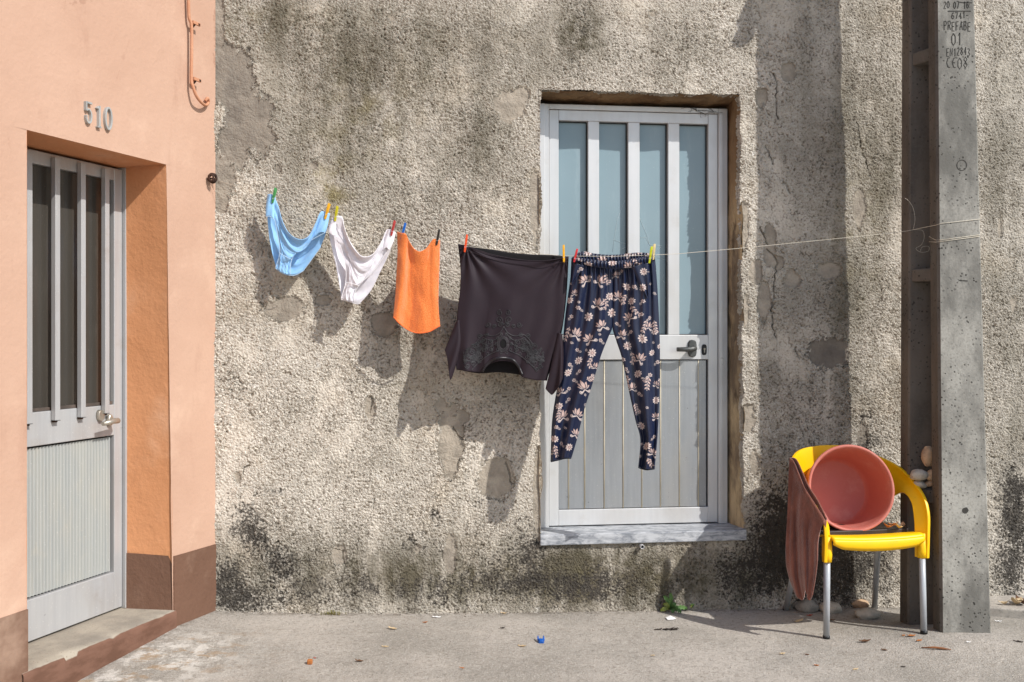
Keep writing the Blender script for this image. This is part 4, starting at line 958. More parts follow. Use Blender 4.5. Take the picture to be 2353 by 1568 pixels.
    for a in ((950,325,52,-.7),(1050,320,52,.5),(1030,465,55,.35),(1155,425,46,0),(1065,605,50,-.3),(905,650,54,.35),(985,685,52,-.45),(1180,655,46,.3),(1230,550,50,-.6),(1290,800,52,.5),(1245,980,46,.15),(945,985,54,-.3),(825,1165,54,-.2),(912,1145,50,.3),(890,1262,44,.3),(1390,1160,40,0),(1372,1390,42,.4),(893,400,34,0),(808,1000,40,-.3),(1028,850,34,.3),(1352,600,38,.2),(1150,290,34,0),(1388,960,30,.2),(765,1385,34,.2),(1330,930,30,3)): lotus(*a)
    for pts in ([(1060,430),(1085,470),(1065,500)],[(1250,470),(1270,520),(1300,540)],[(1330,560),(1325,600),(1315,640)],[(1000,800),(985,830),(1000,860)],[(1240,760),(1250,800),(1235,830)],[(965,930),(990,920),(1005,905)],[(855,610),(845,660),(835,700)],[(1385,560),(1395,600),(1400,640)],[(1210,400),(1190,440),(1200,460)],[(1260,1080),(1275,1110),(1290,1140)],[(760,1340),(775,1380),(790,1410)],[(1350,920),(1335,960),(1330,1000)],[(1340,1420),(1350,1450),(1370,1470)],[(1225,900),(1215,920),(1235,930)],[(800,1110),(790,1150),(800,1180)],[(1080,270),(1095,310),(1110,340)]): vine(pts)
    for a in ((985,300,10),(1360,345,10),(925,455,8),(1045,655,9),(1130,690,9),(960,750,9),(880,700,9),(1260,950,9),(870,860,9),(840,1230,9),(1310,1320,9),(1375,700,9),(1345,1100,9),(1005,900,9),(950,1020,9),(1225,600,9),(1300,1400,10)): spiral(*a, a[0], 1 if a[1] % 2 else -1, 1.9)
    rq = random.Random(3)
    for q in range(120):
        cx, cy = rq.uniform(745, 1415), rq.uniform(230, 1480); i = near(cx, cy, 30)
        if len(i) and m[i].max() > .05: continue
        if q % 3: spiral(cx, cy, rq.uniform(8, 12), rq.uniform(0, 6), rq.choice((-1, 1)), 1.8)
        else: daisy(cx, cy, 14, 6, rq.uniform(0, 6)); spiral(cx+15, cy+13, 8, 2.5, 1, 1.6)
    pk = np.clip(pk, 0, 1); m = np.clip(m, 0, 1)
    col = NAVY[None]*(1-m[:, None])+m[:, None]*(CREAM[None]*(1-pk[:, None]*.75)+PINK[None]*pk[:, None]*.75)
    col[:, 3] = 1
    return col.reshape(*shp, 4)
k = NT('floral_satin'); colr = k.attr('print', 'Color')
k.bump(k.noise(500, 2, .6), .08, .0008); m_flor = k.set(colr, .36, 0, .5, Sheen_Weight=.05)
tm = MB(); tcol = []
def add_cloth(G, D):
    tm.grid(sheet_pts(G, D)); zx = (G[..., 0]-988.3)/.3723; zy = (G[..., 1]-527)/.3723
    wx = 7*np.sin(zy/37+zx/61)+260*np.gradient(D, axis=1)*8; wy = 6*np.sin(zx/33+zy/83)
    tcol.append(flower_print(zx+wx, zy+wy).reshape(-1, 4))
nu, nv = 190, 600
u, v = UV(nu, nv)
def legfold(u, v, side):
    s_ = np.sin(np.pi*u)
    d = .006+.030*s_**.6*(1-.45*v)
    fold = .007*np.sin(2*np.pi*(u*4.2+.35*np.sin(2.2*v)+.2*side))*np.exp(-((v-.2)/.28)**2)+.018*np.sin(2*np.pi*(u*1.6+.15*v+.3*side))*(.3+.7*v)
    fold += .006*np.sin(2*np.pi*(u*9))*np.exp(-(v/.10)**2)
    return d+fold*np.clip(s_*2.2, 0, 1)
cl = [(1128, 238), (1130, 330), (1128, 450), (1125, 600)]
LL = coons(zmap(Z4, [(872, 185), (940, 200), (1030, 222), (1128, 238)]), zmap(Z4, [(743, 1432), (790, 1422), (830, 1412), (872, 1412)]),
  zmap(Z4, [(872, 185), (866, 300), (850, 420), (832, 560), (818, 720), (800, 900), (772, 1050), (752, 1200), (743, 1432)]), zmap(Z4, cl+[(1098, 670), (1055, 780), (1000, 960), (950, 1120), (908, 1290), (872, 1412)]), nu, nv)
RL = coons(zmap(Z4, [(1128, 238), (1230, 228), (1320, 205), (1388, 180)]), zmap(Z4, [(1285, 1468), (1310, 1476), (1340, 1482), (1386, 1476)]),
  zmap(Z4, cl+[(1150, 690), (1185, 800), (1230, 1010), (1268, 1180), (1298, 1300), (1285, 1468)]), zmap(Z4, [(1388, 180), (1398, 300), (1410, 500), (1418, 750), (1415, 1000), (1405, 1250), (1386, 1476)]), nu, nv)
add_cloth(LL, legfold(u, v, 0)); add_cloth(RL, legfold(u, v, 1))
m_ = tm.build('legs', m_flor, tr, solid=.0012, attrs={'print': ('FLOAT_COLOR', np.concatenate(tcol))})
tb = MB(); u5, v5 = UV(50, 120)
tcol = []; tm = tb
add_cloth(LL[::5, ::4][:120, :50], -(.010+.026*np.sin(np.pi*np.linspace(0, 1, LL[::5, ::4].shape[1]))[None, :]*np.ones((LL[::5, ::4].shape[0], 1)))[:120, :50])
add_cloth(RL[::5, ::4][:120, :50], -(.010+.026*np.sin(np.pi*np.linspace(0, 1, RL[::5, ::4].shape[1]))[None, :]*np.ones((RL[::5, ::4].shape[0], 1)))[:120, :50])
tb.build('back_side', m_flor, tr, solid=.0012, attrs={'print': ('FLOAT_COLOR', np.concatenate(tcol))})
# waistband: gathered elastic tube, front and back
def waist(top, bot, lft, rgt, d0, bulge, name, amp=.004):
    nu, nv = 320, 24
    G = coons(zmap(Z4, top), zmap(Z4, bot), zmap(Z4, lft), zmap(Z4, rgt), nu, nv); u, v = UV(nu, nv)
    D = d0+bulge*np.sin(np.pi*u)**.6+amp*np.sin(2*np.pi*(u*26+.4*np.sin(u*9)))*np.sin(np.pi*v)**.5+.006*np.sin(np.pi*v)
    global tm, tcol
    tm = MB(); tcol = []; tm.grid(sheet_pts(G, D)); zx = (G[..., 0]-988.3)/.3723; zy = (G[..., 1]-527)/.3723
    tcol.append(flower_print(zx*1.0+0, (zy*1.3+250 if d0 > 0 else zy*1.4+330)).reshape(-1, 4))
    tm.build(name, m_flor, tr, solid=.0015, attrs={'print': ('FLOAT_COLOR', np.concatenate(tcol))})
waist([(872, 178), (935, 178), (1000, 188), (1080, 196), (1160, 196), (1240, 186), (1320, 170), (1388, 158)], [(878, 208), (940, 215), (1030, 236), (1128, 246), (1230, 238), (1320, 216), (1386, 196)], [(872, 178), (878, 208)], [(1388, 158), (1386, 196)], .016, .034, 'waistband')
waist([(876, 176), (905, 150), (945, 138), (1010, 150), (1090, 158), (1180, 156), (1260, 146), (1330, 146), (1384, 158)], [(876, 196), (940, 205), (1030, 220), (1128, 226), (1230, 220), (1320, 204), (1386, 190)], [(876, 176), (876, 196)], [(1384, 158), (1386, 190)], -.016, -.022, 'waistband')
pk_ = MB()
tm = pk_; tcol = []
for top, bot, lft, rgt in (([(1238, 232), (1290, 222), (1345, 208)], [(1340, 430), (1343, 425), (1346, 410)], [(1238, 232), (1280, 320), (1340, 430)], [(1345, 208), (1348, 310), (1346, 410)]),
                           ([(884, 215), (915, 216), (950, 225)], [(874, 345), (876, 343), (878, 338)], [(884, 215), (876, 280), (874, 345)], [(950, 225), (915, 285), (878, 338)])):
    G = coons(zmap(Z4, top), zmap(Z4, bot), zmap(Z4, lft), zmap(Z4, rgt), 60, 90, True); u6, v6 = UV(60, 90)
    pk_ = MB(); pk_.grid(sheet_pts(G, .042+.012*np.sin(np.pi*u6)*(1-v6)+.004*np.sin(8*u6)))
    pk_.build('pocket_lining', m_flor, tr, solid=.0015, attrs={'print': ('FLOAT_COLOR', flower_print((G[..., 0]-988.3)/.3723, (G[..., 1]-527)/.3723).reshape(-1, 4))})
m_nh = simple('navy_hem', C(20, 26, 44), C(14, 18, 32), .7)
for hp_ in ([(744, 1434), (790, 1424), (830, 1414), (871, 1413)], [(1286, 1470), (1310, 1478), (1340, 1484), (1386, 1478)]):
    hm = MB(); hem_tube(hm, zmap(Z4, hp_), .018, .004); hm.build('ankle_hem', m_nh, tr)
# ------------------------------------------------------------------ chair
CHO = Vector((1.594, 4.365, .006)); CHM = Matrix.Translation(CHO) @ Matrix.Rotation(R(10), 4, 'Z')
ch = thing('plastic_armchair', 'yellow plastic armchair with grey metal legs beside the concrete pole', 'chair', M=CHM)
Tc = [(.243,-.015,.33),(.243,-.02,.44),(.247,-.012,.53),(.25,.03,.60),(.245,.12,.664),(.23,.22,.714),(.165,.33,.756),(.08,.395,.782),(0,.41,.788),(-.08,.40,.786),(-.18,.355,.775),(-.262,.26,.748),(-.302,.17,.70),(-.298,.08,.645),(-.275,.025,.585),(-.25,-.012,.53),(-.243,-.02,.44),(-.243,-.015,.33)]
Bc = [(.207,.03,.33),(.207,.03,.44),(.21,.04,.50),(.216,.07,.562),(.217,.13,.596),(.208,.19,.58),(.17,.28,.50),(.09,.335,.43),(0,.35,.42),(-.09,.34,.43),(-.185,.285,.50),(-.25,.20,.59),(-.268,.13,.598),(-.254,.072,.562),(-.215,.04,.50),(-.207,.03,.44),(-.207,.03,.33)]
Bc = Bc[:8]+[(.03,.35,.42)]+[(-.03,.35,.42)]+Bc[9:]
nT = 150
# resample both by their own control index so posts match posts
TT = spl(Tc, nT); BB = spl(Bc, nT)
sh = MB(); rows = []
for j in range(9):
    a = j/8; rows.append([])
    for i in range(nT):
        p = Vector(TT[i])*(1-a)+Vector(BB[i])*a
        # the band bulges outwards in cross-section
        cdir = Vector((p.x, p.y-.12, 0)); cdir = cdir.normalized() if cdir.length > 0 else Vector((0, 1, 0))
        rows[-1].append(p+cdir*.012*math.sin(math.pi*a))
sh.grid(rows); sh.build('back_and_arms', m_yellow, ch, local=True, solid=.015, bevel=.004, seg=3)
se = MB(); rows = []
for (yv, zv, wd) in ((.33, .412, .16), (.25, .414, .19), (.15, .420, .205), (.06, .436, .212), (.01, .444, .215), (-.015, .443, .216), (-.03, .435, .216), (-.036, .424, .216), (-.036, .408, .216), (-.03, .395, .216)):
    row = []
    for i in range(41):
        q = -1+2*i/40; arch = (1-q*q)
        zz = zv-.006*arch*(yv > -.032)
        if yv <= -.036 or zv == .395: zz = zv-.022*arch*( .43-zv)/.045+ .018*max(0, abs(q)-.82)/.18*(.43-zv)/.045
        row.append(Vector((q*wd, yv-(.012*arch if yv < .05 else 0), zz)))
    rows.append(row)
se.grid(rows[:7]); se.grid(rows[6:]); se.build('seat', m_yellow, ch, local=True, solid=.010, offset=1, bevel=0)
pd = MB()
for i in range(9): pd.box(-.205, .205, .068+.026*i, .068+.026*i+.022, .414, .448-.0015*i)
pd.build('seat_slats', m_pad, ch, local=True, bevel=.003)
GI = CHM.inverted()
for (tx, ty, bx_, by_) in ((.226, .006, None, (2123, 1456)), (-.226, .006, None, (1899, 1467)), (.19, .30, None, (2001, 1395)), (-.20, .30, None, (1803, 1401))):
    foot = on_ground(*by_); fl = GI @ foot
    if ty > .1:        # back legs keep clear of the wall
        lw = (HM.inverted() @ foot).y
        if lw > -.045: foot = foot-(HM.to_3x3() @ Vector((0, lw+.045, 0))); foot.z = ground_h(foot.x, foot.y); fl = GI @ foot
    lm = MB(); lm.tube([(tx, ty, .40 if ty > .1 else .36), (fl.x, fl.y, fl.z+.006)], [.0145, .0135], 16)
    lo = lm.build('leg', m_leg, ch, local=True)
    cp = MB(); d = Vector((fl.x-tx, fl.y-ty, fl.z-.36)).normalized(); e0 = Vector((fl.x, fl.y, fl.z+.012)); cp.tube([e0, e0+d*.012], .0155, 16); cp.build('foot_cap', m_black, lo, local=True)
    if ty > .1:
        pass
for sx in (.226, -.226):
    sv = MB(); sv.tube([(sx, .006, .30+.03), (sx, .006, .36), (sx, .007, .44)], [.020, .022, .021], 16)
    sv.build('leg_sleeve', m_yellow, ch, local=True)
# ------------------------------------------------------------------ basin
tl = R(13)
axis = Vector((.02, -math.cos(tl), math.sin(tl))).normalized()
bc = at(1956, 1122, 4.475)
ux_ = Vector((1, 0, 0)); ux_ = (ux_-axis*ux_.dot(axis)).normalized(); uy_ = axis.cross(ux_)
bs = MB(); rings = []
for (r_, h_) in ((.198, -.010), (.200, .0), (.197, .005), (.190, .005), (.185, .0), (.178, -.03), (.158, -.180), (.148, -.208), (.138, -.214), (.06, -.2145), (.012, -.2135)):
    rings.append([bc+axis*h_+(ux_*math.cos(2*math.pi*k/72)+uy_*math.sin(2*math.pi*k/72))*(r_*(.980)) for k in range(72)])
bs.loft(rings, cap=False); bs.f.append(list(range(len(bs.v)-72, len(bs.v)))); bs.sm.append(True); bs.mi.append(0)
rings = []
for (r_, h_) in ((.198, -.010), (.192, -.012), (.184, -.03), (.164, -.180), (.154, -.212), (.138, -.220), (.02, -.220)):
    rings.append([bc+axis*h_+(ux_*math.cos(2*math.pi*k/72)+uy_*math.sin(2*math.pi*k/72))*(r_*(.980)) for k in range(72)])
bs.loft(rings[::-1], cap=False)
tag(bs.build('plastic_basin', m_basin), 'round salmon-pink plastic basin propped up on the yellow chair', 'basin')
# ------------------------------------------------------------------ brown towel over chair arm
Z7 = lambda x, y: (1769.5+.3602*x, 978.9+.3602*y)
k = NT('brown_terry'); c = k.mix(k.step(k.noise(14, 5, .65, k.map(k.co(), (1, 1, .5))), .36, .66), C(140, 88, 72), C(108, 66, 54))
c = k.mix(k.step(k.noise(5, 5, .7), .60, .78, 0, .6), c, C(160, 114, 94))
k.bump(k.noise(110, 4, .7), .8, .006); m_tow = k.set(c, .97, 0, .1, Sheen_Weight=.4)
def tow(top, bot, lft, rgt, nu, nv, Y0, Y1, fold, ph):
    G = coons(zmap(Z7, top), zmap(Z7, bot), zmap(Z7, lft), zmap(Z7, rgt), nu, nv); u, v = UV(nu, nv)
    Yv = Y0+(Y1-Y0)*u-fold*(np.sin(2*np.pi*(u*2.1+.22*np.sin(3*v+1)+ph))+.5*np.sin(2*np.pi*(u*4.7+.5*v+.3*np.sin(5*v))))*np.clip(v*2, 0, 1)-.02*v-.012*np.exp(-((v-.02)/.05)**2)
    return [[at(G[i, j, 0], G[i, j, 1], float(Yv[i, j])) for j in range(nu)] for i in range(nv)]
tw = MB()
tw.grid(tow([(125,206),(150,222),(185,305),(225,400),(285,495),(350,600)], [(150,1040),(170,1085),(200,1112),(214,1100),(226,1040),(240,1100),(255,1113),(268,1080)], [(125,206),(118,330),(112,520),(104,700),(103,860),(122,960),(150,1040)], [(350,600),(325,650),(306,740),(300,870),(285,990),(268,1080)], 70, 110, 4.46, 4.295, .009, 0))
tw.grid(tow([(125,206),(165,214),(205,294),(246,386),(306,480),(360,592)], [(160,290),(184,340),(212,400),(250,470),(300,545),(354,650)], [(125,206),(142,240),(160,290)], [(360,592),(360,625),(354,650)], 50, 14, 4.465, 4.292, .004, .3))
tag(tw.build('brown_towel', m_tow, None, solid=.006), 'faded brown terry towel draped over the left arm of the yellow chair', 'towel')
# ------------------------------------------------------------------ stones
import bmesh
def stone(px, rx, ry, mat, label, Y=None, zbase=None, group=None, seed=0, rot=0, dep=.8):
    if Y is None:
        b = on_ground(px[0], px[1]+ry*.8); Yc_ = b.y+rx/F*b.y*dep*.5
    else: Yc_ = Y
    c = at(px[0], px[1], Yc_); sx = rx/F*Yc_; sz = ry/F*Yc_
    bm = bmesh.new(); bmesh.ops.create_icosphere(bm, subdivisions=4, radius=1)
    rm = Matrix.Rotation(rot, 3, 'Y')
    m = MB(); vs = []
    for v_ in bm.verts:
        d = 1+.16*mnoise.noise(v_.co*1.1+Vector((seed*7.3, 0, 0)))+.04*mnoise.noise(v_.co*3.1+Vector((seed*3.3, 5, 0)))
        p = v_.co*d; vs.append(c+(rm @ Vector((p.x*sx, p.y*sx*dep, p.z*sz))))
    m.add(vs, [[v_.index for v_ in f.verts] for f in bm.faces], True); bm.free()
    tag(m.build('stone', mat), label, 'stone', group)
gs = 'stones under the chair'; gr = 'stones on the pole rung'
stone((1855, 1394), 26, 16.5, m_st1, 'dark grey rounded stone below the hanging brown towel', group=gs, seed=1)
stone((1909, 1398), 25.5, 15, m_st3, 'oval grey-beige stone behind the front left chair leg', group=gs, seed=2, rot=.08)
stone((1975.5, 1388), 21, 11.5, m_st2, 'small tan stone lying against the rear chair leg', group=gs, seed=3)
stone((1993.5, 1411.5), 30, 14.5, m_st3, 'flat grey stone lying nearest under the seat', group=gs, seed=4, rot=.06)
YR = 4.565
stone((2133, 1049), 16, 24, m_st2, 'large tan stone on top of the pile in the pole', Y=4.505, group=gr, seed=5, dep=.9)
stone((2111, 1092), 20, 13.5, m_st3, 'pale pinkish oblong stone in the middle of the pile in the pole', Y=4.495, group=gr, seed=6, dep=.8)
stone((2141, 1093), 13, 13.5, m_st2, 'small brown round stone beside the pale one in the pole', Y=4.49, group=gr, seed=7, dep=.8)
stone((2114, 1113), 15, 8.5, m_st3, 'flat broken pale stone at the bottom left of the pile in the pole', Y=4.50, group=gr, seed=8, dep=.8, rot=.2)
stone((2137, 1111), 12, 6.5, m_st2, 'flat brown stone under the small round one on the rung', Y=4.495, group=gr, seed=9, dep=.8, rot=-.3)
# ------------------------------------------------------------------ small things on the ground
def leafmesh(c, L_, W_, yaw, curl_, mat, label, name='dry_leaf', group=None, tilt=0, cat='leaf'):
    m = MB(); n_ = 12; rows = []
    rm = Matrix.Rotation(yaw, 3, 'Z') @ Matrix.Rotation(tilt, 3, 'Y')
    for i in range(n_+1):
        t = i/n_; wv = W_*math.sin(math.pi*min(1, t*.97+.02))**.8*(1+.15*math.sin(t*17+yaw)); row = []
        for j in range(5):
            q = -1+j/2; row.append(c+rm @ Vector(((t-.5)*L_, q*wv/2, .003+curl_*(4*(t-.5)**2)*L_*.35+abs(q)**1.5*wv*.35*abs(curl_)+.0015*math.sin(9*t+3*q))))
        rows.append(row)
    m.grid(rows); return tag(m.build(name, mat, None, solid=.0008), label, cat, group)
m_lf = {'tan': simple('leaf_tan', C(206, 184, 146), C(178, 150, 112), .8), 'orange': simple('leaf_orange', C(180, 112, 56), C(146, 88, 46), .8), 'brown': simple('leaf_brown', C(110, 78, 52), C(80, 58, 42), .85), 'dark': simple('leaf_dark', C(60, 50, 42), C(42, 36, 30), .9), 'white': simple('scrap_white', C(236, 234, 230), C(222, 220, 216), .8), 'red': simple('scrap_red', C(190, 80, 56), C(160, 64, 46), .8)}
LF = [((1003,1420),'white',16,'pale curled leaf scrap close to the wall left of the door'),((902,1446),'tan',18,'tan dry leaf in the open pavement below the orange cloth'),((977,1432),'orange',9,'tiny orange leaf bit near the wall foot'),((885,1488),'tan',13,'short tan leaf in the middle of the pavement'),((825,1521),'brown',16,'brown-tan curled leaf at the front left of the pavement'),
 ((723,1514),'red',5,'tiny red chip at the left of the pavement'),((1061,1537),'orange',9,'orange chip at the front edge of the pavement'),((1200,1487),'tan',17,'long pale leaf just left of the blue clip'),((1155,1445),'dark',9,'thin dark splinter on the pavement left of the sill'),((1157,1411),'tan',12,'tan leaf bit lying at the wall foot'),
 ((2094,1463),'orange',17,'bright orange curled leaf at the front right chair leg'),((2112,1474),'orange',13,'orange leaf sliver nearest the right chair foot'),((2076,1462),'orange',8,'small orange leaf bit between chair legs on the right'),((1988,1476),'brown',22,'crumpled dark brown leaf in front of the chair'),
 ((1836,1429),'tan',20,'tan leaf in the chair shadow beside the left leg'),((1861,1416),'red',11,'reddish leaf bit below the brown towel'),((2079,1431),'orange',10,'orange leaf bit in shade by the pole'),((1911,1427),'brown',13,'brown leaf scrap behind the front left chair foot'),((2225,1478),'white',9,'white paper bit in front of the pole'),((2294,1430),'white',12,'white chip right of the pole foot'),
 ((2032,1495),'brown',11,'small brown leaf in front of the chair middle'),((1798,1504),'tan',12,'tan leaf sliver left in front of the chair'),((1854,1506),'brown',8,'brown leaf bit in front of left chair leg'),((1876,1531),'orange',9,'orange-brown leaf near the front edge below the chair'),((1966,1540),'tan',12,'pale leaf at the front edge below the chair'),((2075,1534),'dark',9,'dark leaf bit at the front edge below the chair'),((2034,1410),'white',9,'white scrap in shade under the seat'),
 ((1738,1392),'red',12,'red-brown leaf in shade at the wall right of the weed'),((2340,1476),'dark',17,'dark dry leaf at the right edge of the pavement'),((1500,1508),'tan',8,'little tan chip in the open pavement right of centre')]
for (px, kk, sz, lab) in LF:
    p = on_ground(*px); s_ = sz/F*p.y*1.25
    leafmesh(p, s_, s_*.42, rnd.uniform(-.5, .5), rnd.uniform(.15, .6), m_lf[kk], lab, 'paper_scrap' if kk == 'white' else 'dry_leaf', 'leaf litter on the pavement', rnd.uniform(-.15, .15))
p = on_ground(2153, 1493); st = MB(); st.tube([p+Vector((-.062, .012, .005)), p+Vector((-.01, .0, .009)), p+Vector((.02, -.004, .006)), p+Vector((.055, -.012, .004))], [.002, .0045, .005, .0015], 8)
tag(st.build('dry_twig', simple('twig', C(150, 96, 56), C(92, 62, 42), .85)), 'brown dry twig lying in front of the concrete pole', 'twig')
p = on_ground(712, 1527); m = MB(); m.box(p.x-.010, p.x+.010, p.y-.01, p.y+.01, p.z, p.z+.02); tag(m.build('brick_chip', m_lf['orange'], bevel=.004), 'small orange brick chip near the front left of the pavement', 'chip')
p = on_ground(1542, 1424); m = MB()
rows = [[p+Vector((-.024, .018, .004)), p+Vector((.0, .022, .012)), p+Vector((.026, .004, .004))], [p+Vector((-.022, .0, .006)), p+Vector((0, .004, .008)), p+Vector((.024, -.002, .006))], [p+Vector((-.018, -.018, .003)), p+Vector((.004, -.016, .004)), p+Vector((.014, -.006, .003))]]
m.grid(rows, False); tag(m.build('paper_scrap', m_lf['white'], solid=.0008), 'white folded paper scrap lying in front of the green weed', 'paper')
p = on_ground(1530, 1449); m = MB()
for q in range(26):
    t = rnd.random(); a = p+Vector((-.055+.10*t, rnd.uniform(-.006, .012)*t, .003+.006*t*rnd.random())); an = rnd.uniform(-.5, .5); m.tube([a, a+Vector((.02*math.cos(an), .02*math.sin(an), rnd.uniform(0, .006)))], [.0022, .0012], 5)
tag(m.build('dark_debris', m_lf['dark']), 'blackish tuft of dry debris in front of the white paper', 'debris')
# blue clip
p = on_ground(1243, 1477); mc = simple('blue_plastic', C(20, 92, 178), C(14, 74, 150), .35); m = MB()
m.loft([[p+Vector((x*w_, y_, z_*h_)) for x, z_ in ((-1, .1), (-.6, 1), (.6, 1), (1, .1), (.6, -.0), (-.6, 0))] for y_, w_, h_ in ((-.018, .010, .012), (-.010, .014, .018), (.0, .015, .019))])
for sg in (-1, 1): m.loft([[p+Vector((sg*.012+x*w_, y_, zc+z_*w_)) for x, z_ in ((-1, -1), (1, -1), (1, 1), (-1, 1))] for y_, w_, zc in ((0, .004, .010), (.018, .0036, .014), (.034, .002, .020))])
bcp = m.build('plastic_clip', mc, None, bevel=.002); tag(bcp, 'small blue forked plastic clip lying on the open pavement', 'clip')
m = MB(); m.box(p.x-.005, p.x+.005, p.y+.001, p.y+.012, p.z+.004, p.z+.014); m.build('inner_tab', m_lf['red'], bcp, bevel=.001)
# leaves on the seat
SO = CHM @ Vector((.13, .060, .452))
for q, (dx, dy, L_, yw, lab) in enumerate([(-.035, .0, .05, .2, 'orange curled leaf at the left of the little heap on the chair seat'), (.0, .012, .045, -.5, 'amber leaf at the back of the little heap on the chair seat'), (.012, -.012, .05, .6, 'tan leaf at the front of the little heap on the chair seat'), (.035, .004, .04, 1.2, 'brown leaf at the right of the little heap on the chair seat')]):
    leafmesh(SO+Vector((dx, dy, .003+.006*(q % 2))), L_, L_*.5, yw, .9, m_lf[('orange', 'orange', 'tan', 'brown')[q]], lab, 'dry_leaf', 'leaves on the chair seat', .25*(-1)**q)
# weed
mg = simple('weed_green', C(84, 116, 58), C(66, 98, 50), .7); mg2 = simple('weed_olive', C(126, 138, 62), C(104, 112, 52), .65)
Z5 = lambda x, y: (1468.3+.09604*x, 1317.7+.09604*y)
def weed(center, tips, name, label, wd=.016):
    gb_ = W(*center, -.02); gb_ = HM @ gb_; gb_.z = max(gb_.z, ground_h(gb_.x, gb_.y)); root = thing(name, label, 'weed', loc=gb_)
    for q, (tx, ty) in enumerate(tips):
        up = ty < center[1]-3
        t_ = HM @ W(tx, ty, -.035) if up else on_ground(tx, ty)+Vector((0, 0, .006))
        m = MB(); rows = []; ax = t_-gb_; sd = ax.cross(Vector((0, -1, .3))).normalized(); n_ = 16
        for i in range(n_+1):
            t = i/n_; wv = wd*(.18+.82*math.sin(math.pi*min(1, t**1.3*.93)))*(1 if t < .3 else (.72+.28*math.cos(t*34))); c = gb_+ax*t+Vector((0, -.02*math.sin(math.pi*t), .012*math.sin(math.pi*t)))
            rows.append([c+sd*wv*s_+Vector((0, -.004*abs(s_), .003*abs(s_))) for s_ in (-1, -.5, 0, .5, 1)])
        m.grid(rows); m.build('leaf', (mg, mg, mg2, mg)[q % 4], root, solid=.0008)
weed(Z5(745, 860), [Z5(750, 480), Z5(595, 545), Z5(505, 935), Z5(1165, 880), Z5(1010, 975), Z5(810, 985), Z5(575, 740), Z5(880, 720), Z5(690, 600), Z5(940, 850)], 'weed', 'green toothed-leaf weed growing where wall meets pavement below the door', .013)
weed(Z5(1255, 850), [Z5(1240, 740), Z5(1290, 750), Z5(1215, 790)], 'weed_sprout', 'tiny green sprout just right of the bigger weed', .008)
gm_ = MB(); b0 = HM @ W(758, 1406, -.025); b0.z = ground_h(b0.x, b0.y)
for q in range(60):
    a = b0+Vector((rnd.gauss(0, .03), rnd.uniform(-.02, .01), 0)); gm_.tube([a, a+Vector((rnd.gauss(0, .006), -.004, rnd.uniform(.006, .022)))], [.0013, .0005], 4)
tag(gm_.build('moss_tuft', simple('moss', C(110, 112, 52), C(130, 110, 60), .9)), 'small olive moss tuft at the wall foot below the white briefs', 'moss')
# kerb right of the pole with dry leaves
A_, B_ = at(2250, 1384, 4.83), at(2440, 1401, 4.72)
kz = ground_h(2.5, 4.8)+.045
kb = MB()
a, b = Vector((A_.x, A_.y, 0)), Vector((B_.x, B_.y, 0)); dn = (b-a).normalized(); b = a+dn*1.6; back = Vector((.1, 1, 0))*.6
ringk = lambda z: [Vector((p.x, p.y, z)) for p in (a-dn*.02, b, b+back, a-dn*.02+back)]
kb.quadprism(ringk(-.3), ringk(kz)); tag(kb.build('concrete_slab', m_step_ if False else M_conc('slab', C(182, 174, 162), C(160, 152, 142), False), bevel=.006), 'low concrete slab at the wall foot right of the pole', 'slab')
for q, (px, L_, lab) in enumerate([((2336, 1376), .10, 'big beige dry leaf on the slab right of the pole'), ((2352, 1372), .11, 'curled brown dry leaf on the slab at the right edge'), ((2308, 1381), .05, 'small dry leaf on the slab nearest the pole')]):
    pp_ = at(px[0], px[1]+6, 4.86); pp_.z = kz+.004; leafmesh(pp_, L_, L_*.45, .7+q, .9, m_lf[('tan', 'brown', 'tan')[q]], lab, 'dry_leaf', 'leaves on the slab', .15)
gt = MB()
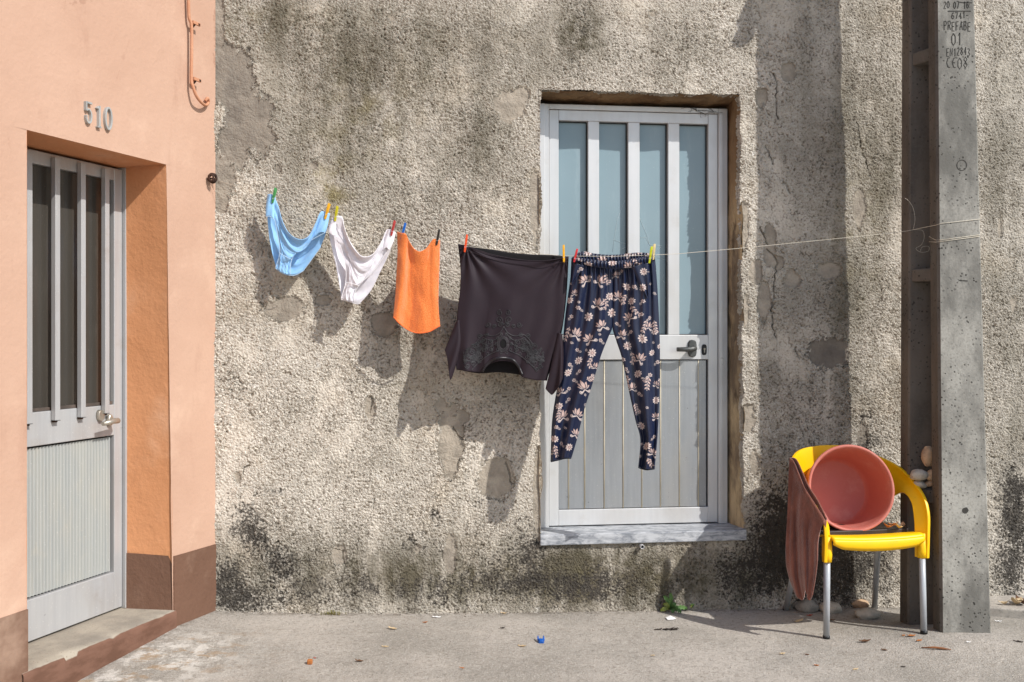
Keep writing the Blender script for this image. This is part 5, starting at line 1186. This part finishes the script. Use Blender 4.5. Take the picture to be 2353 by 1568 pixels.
for q in range(900):
    if q < 650:
        u_ = rnd.uniform(-1.3, 2.6); p = HM @ Vector((u_, -.012-abs(rnd.gauss(0, .03))-.0*u_, 0))
    else:
        p = Vector((rnd.uniform(-1.8, 2.4), rnd.uniform(3.7, 4.7), 0))
        if (OM.inverted() @ p).y > -.03 and p.x < 0: continue
    p.z = ground_h(p.x, p.y)+.001; r_ = rnd.choice((.0012, .0016, .002, .003, .0045 if q < 650 else .002))
    t0 = rnd.uniform(0, 6); tp = [p+Vector((r_*math.cos(t0+k_*2.1)*rnd.uniform(.7, 1.3), r_*math.sin(t0+k_*2.1)*rnd.uniform(.7, 1.3), 0)) for k_ in range(3)]
    gt.cur = rnd.choice((0, 0, 1, 2)); gt.add(tp+[p+Vector((0, 0, r_*rnd.uniform(.6, 1.3)))], [(0,1,3),(1,2,3),(2,0,3),(2,1,0)])
go_ = gt.build('grit', [m_st1, m_st3, simple('grit_dark', C(80, 72, 62), C(60, 54, 48), .95)]); go_['kind'] = 'stuff'
# ------------------------------------------------------------------ camera, light, sky
cam = bpy.data.cameras.new('camera'); cam.sensor_width = 36; cam.lens = F/2353*36; cam.shift_y = -(784-YH)/2353; cam.clip_start = .05; cam.clip_end = 2000
cobj = bpy.data.objects.new('camera', cam); COL.objects.link(cobj); cobj.location = CAMP; cobj.rotation_euler = (math.pi/2, 0, 0); S.camera = cobj
AZ, EL = R(53), R(41)
to_sun = Vector((math.sin(AZ)*math.cos(EL), -math.cos(AZ)*math.cos(EL), math.sin(EL)))
sd = bpy.data.lights.new('sun', 'SUN'); sd.energy = 4.05; sd.angle = R(.55); sd.color = (1, .975, .94)
so = bpy.data.objects.new('sun', sd); COL.objects.link(so); so.rotation_euler = to_sun.to_track_quat('Z', 'Y').to_euler(); so.location = (4, -4, 6)
wd_ = bpy.data.worlds.new('World'); S.world = wd_; wd_.use_nodes = True; nt = wd_.node_tree
sk = nt.nodes.new('ShaderNodeTexSky'); sk.sky_type = 'NISHITA'; sk.sun_disc = False; sk.sun_elevation = EL; sk.sun_rotation = math.atan2(to_sun.x, to_sun.y)
nt.links.new(sk.outputs[0], nt.nodes['Background'].inputs[0]); nt.nodes['Background'].inputs[1].default_value = .15
S.view_settings.view_transform = 'Standard'; S.view_settings.look = 'None'; S.view_settings.gamma = 1; S.view_settings.exposure = .16
S.cycles.max_bounces = 6
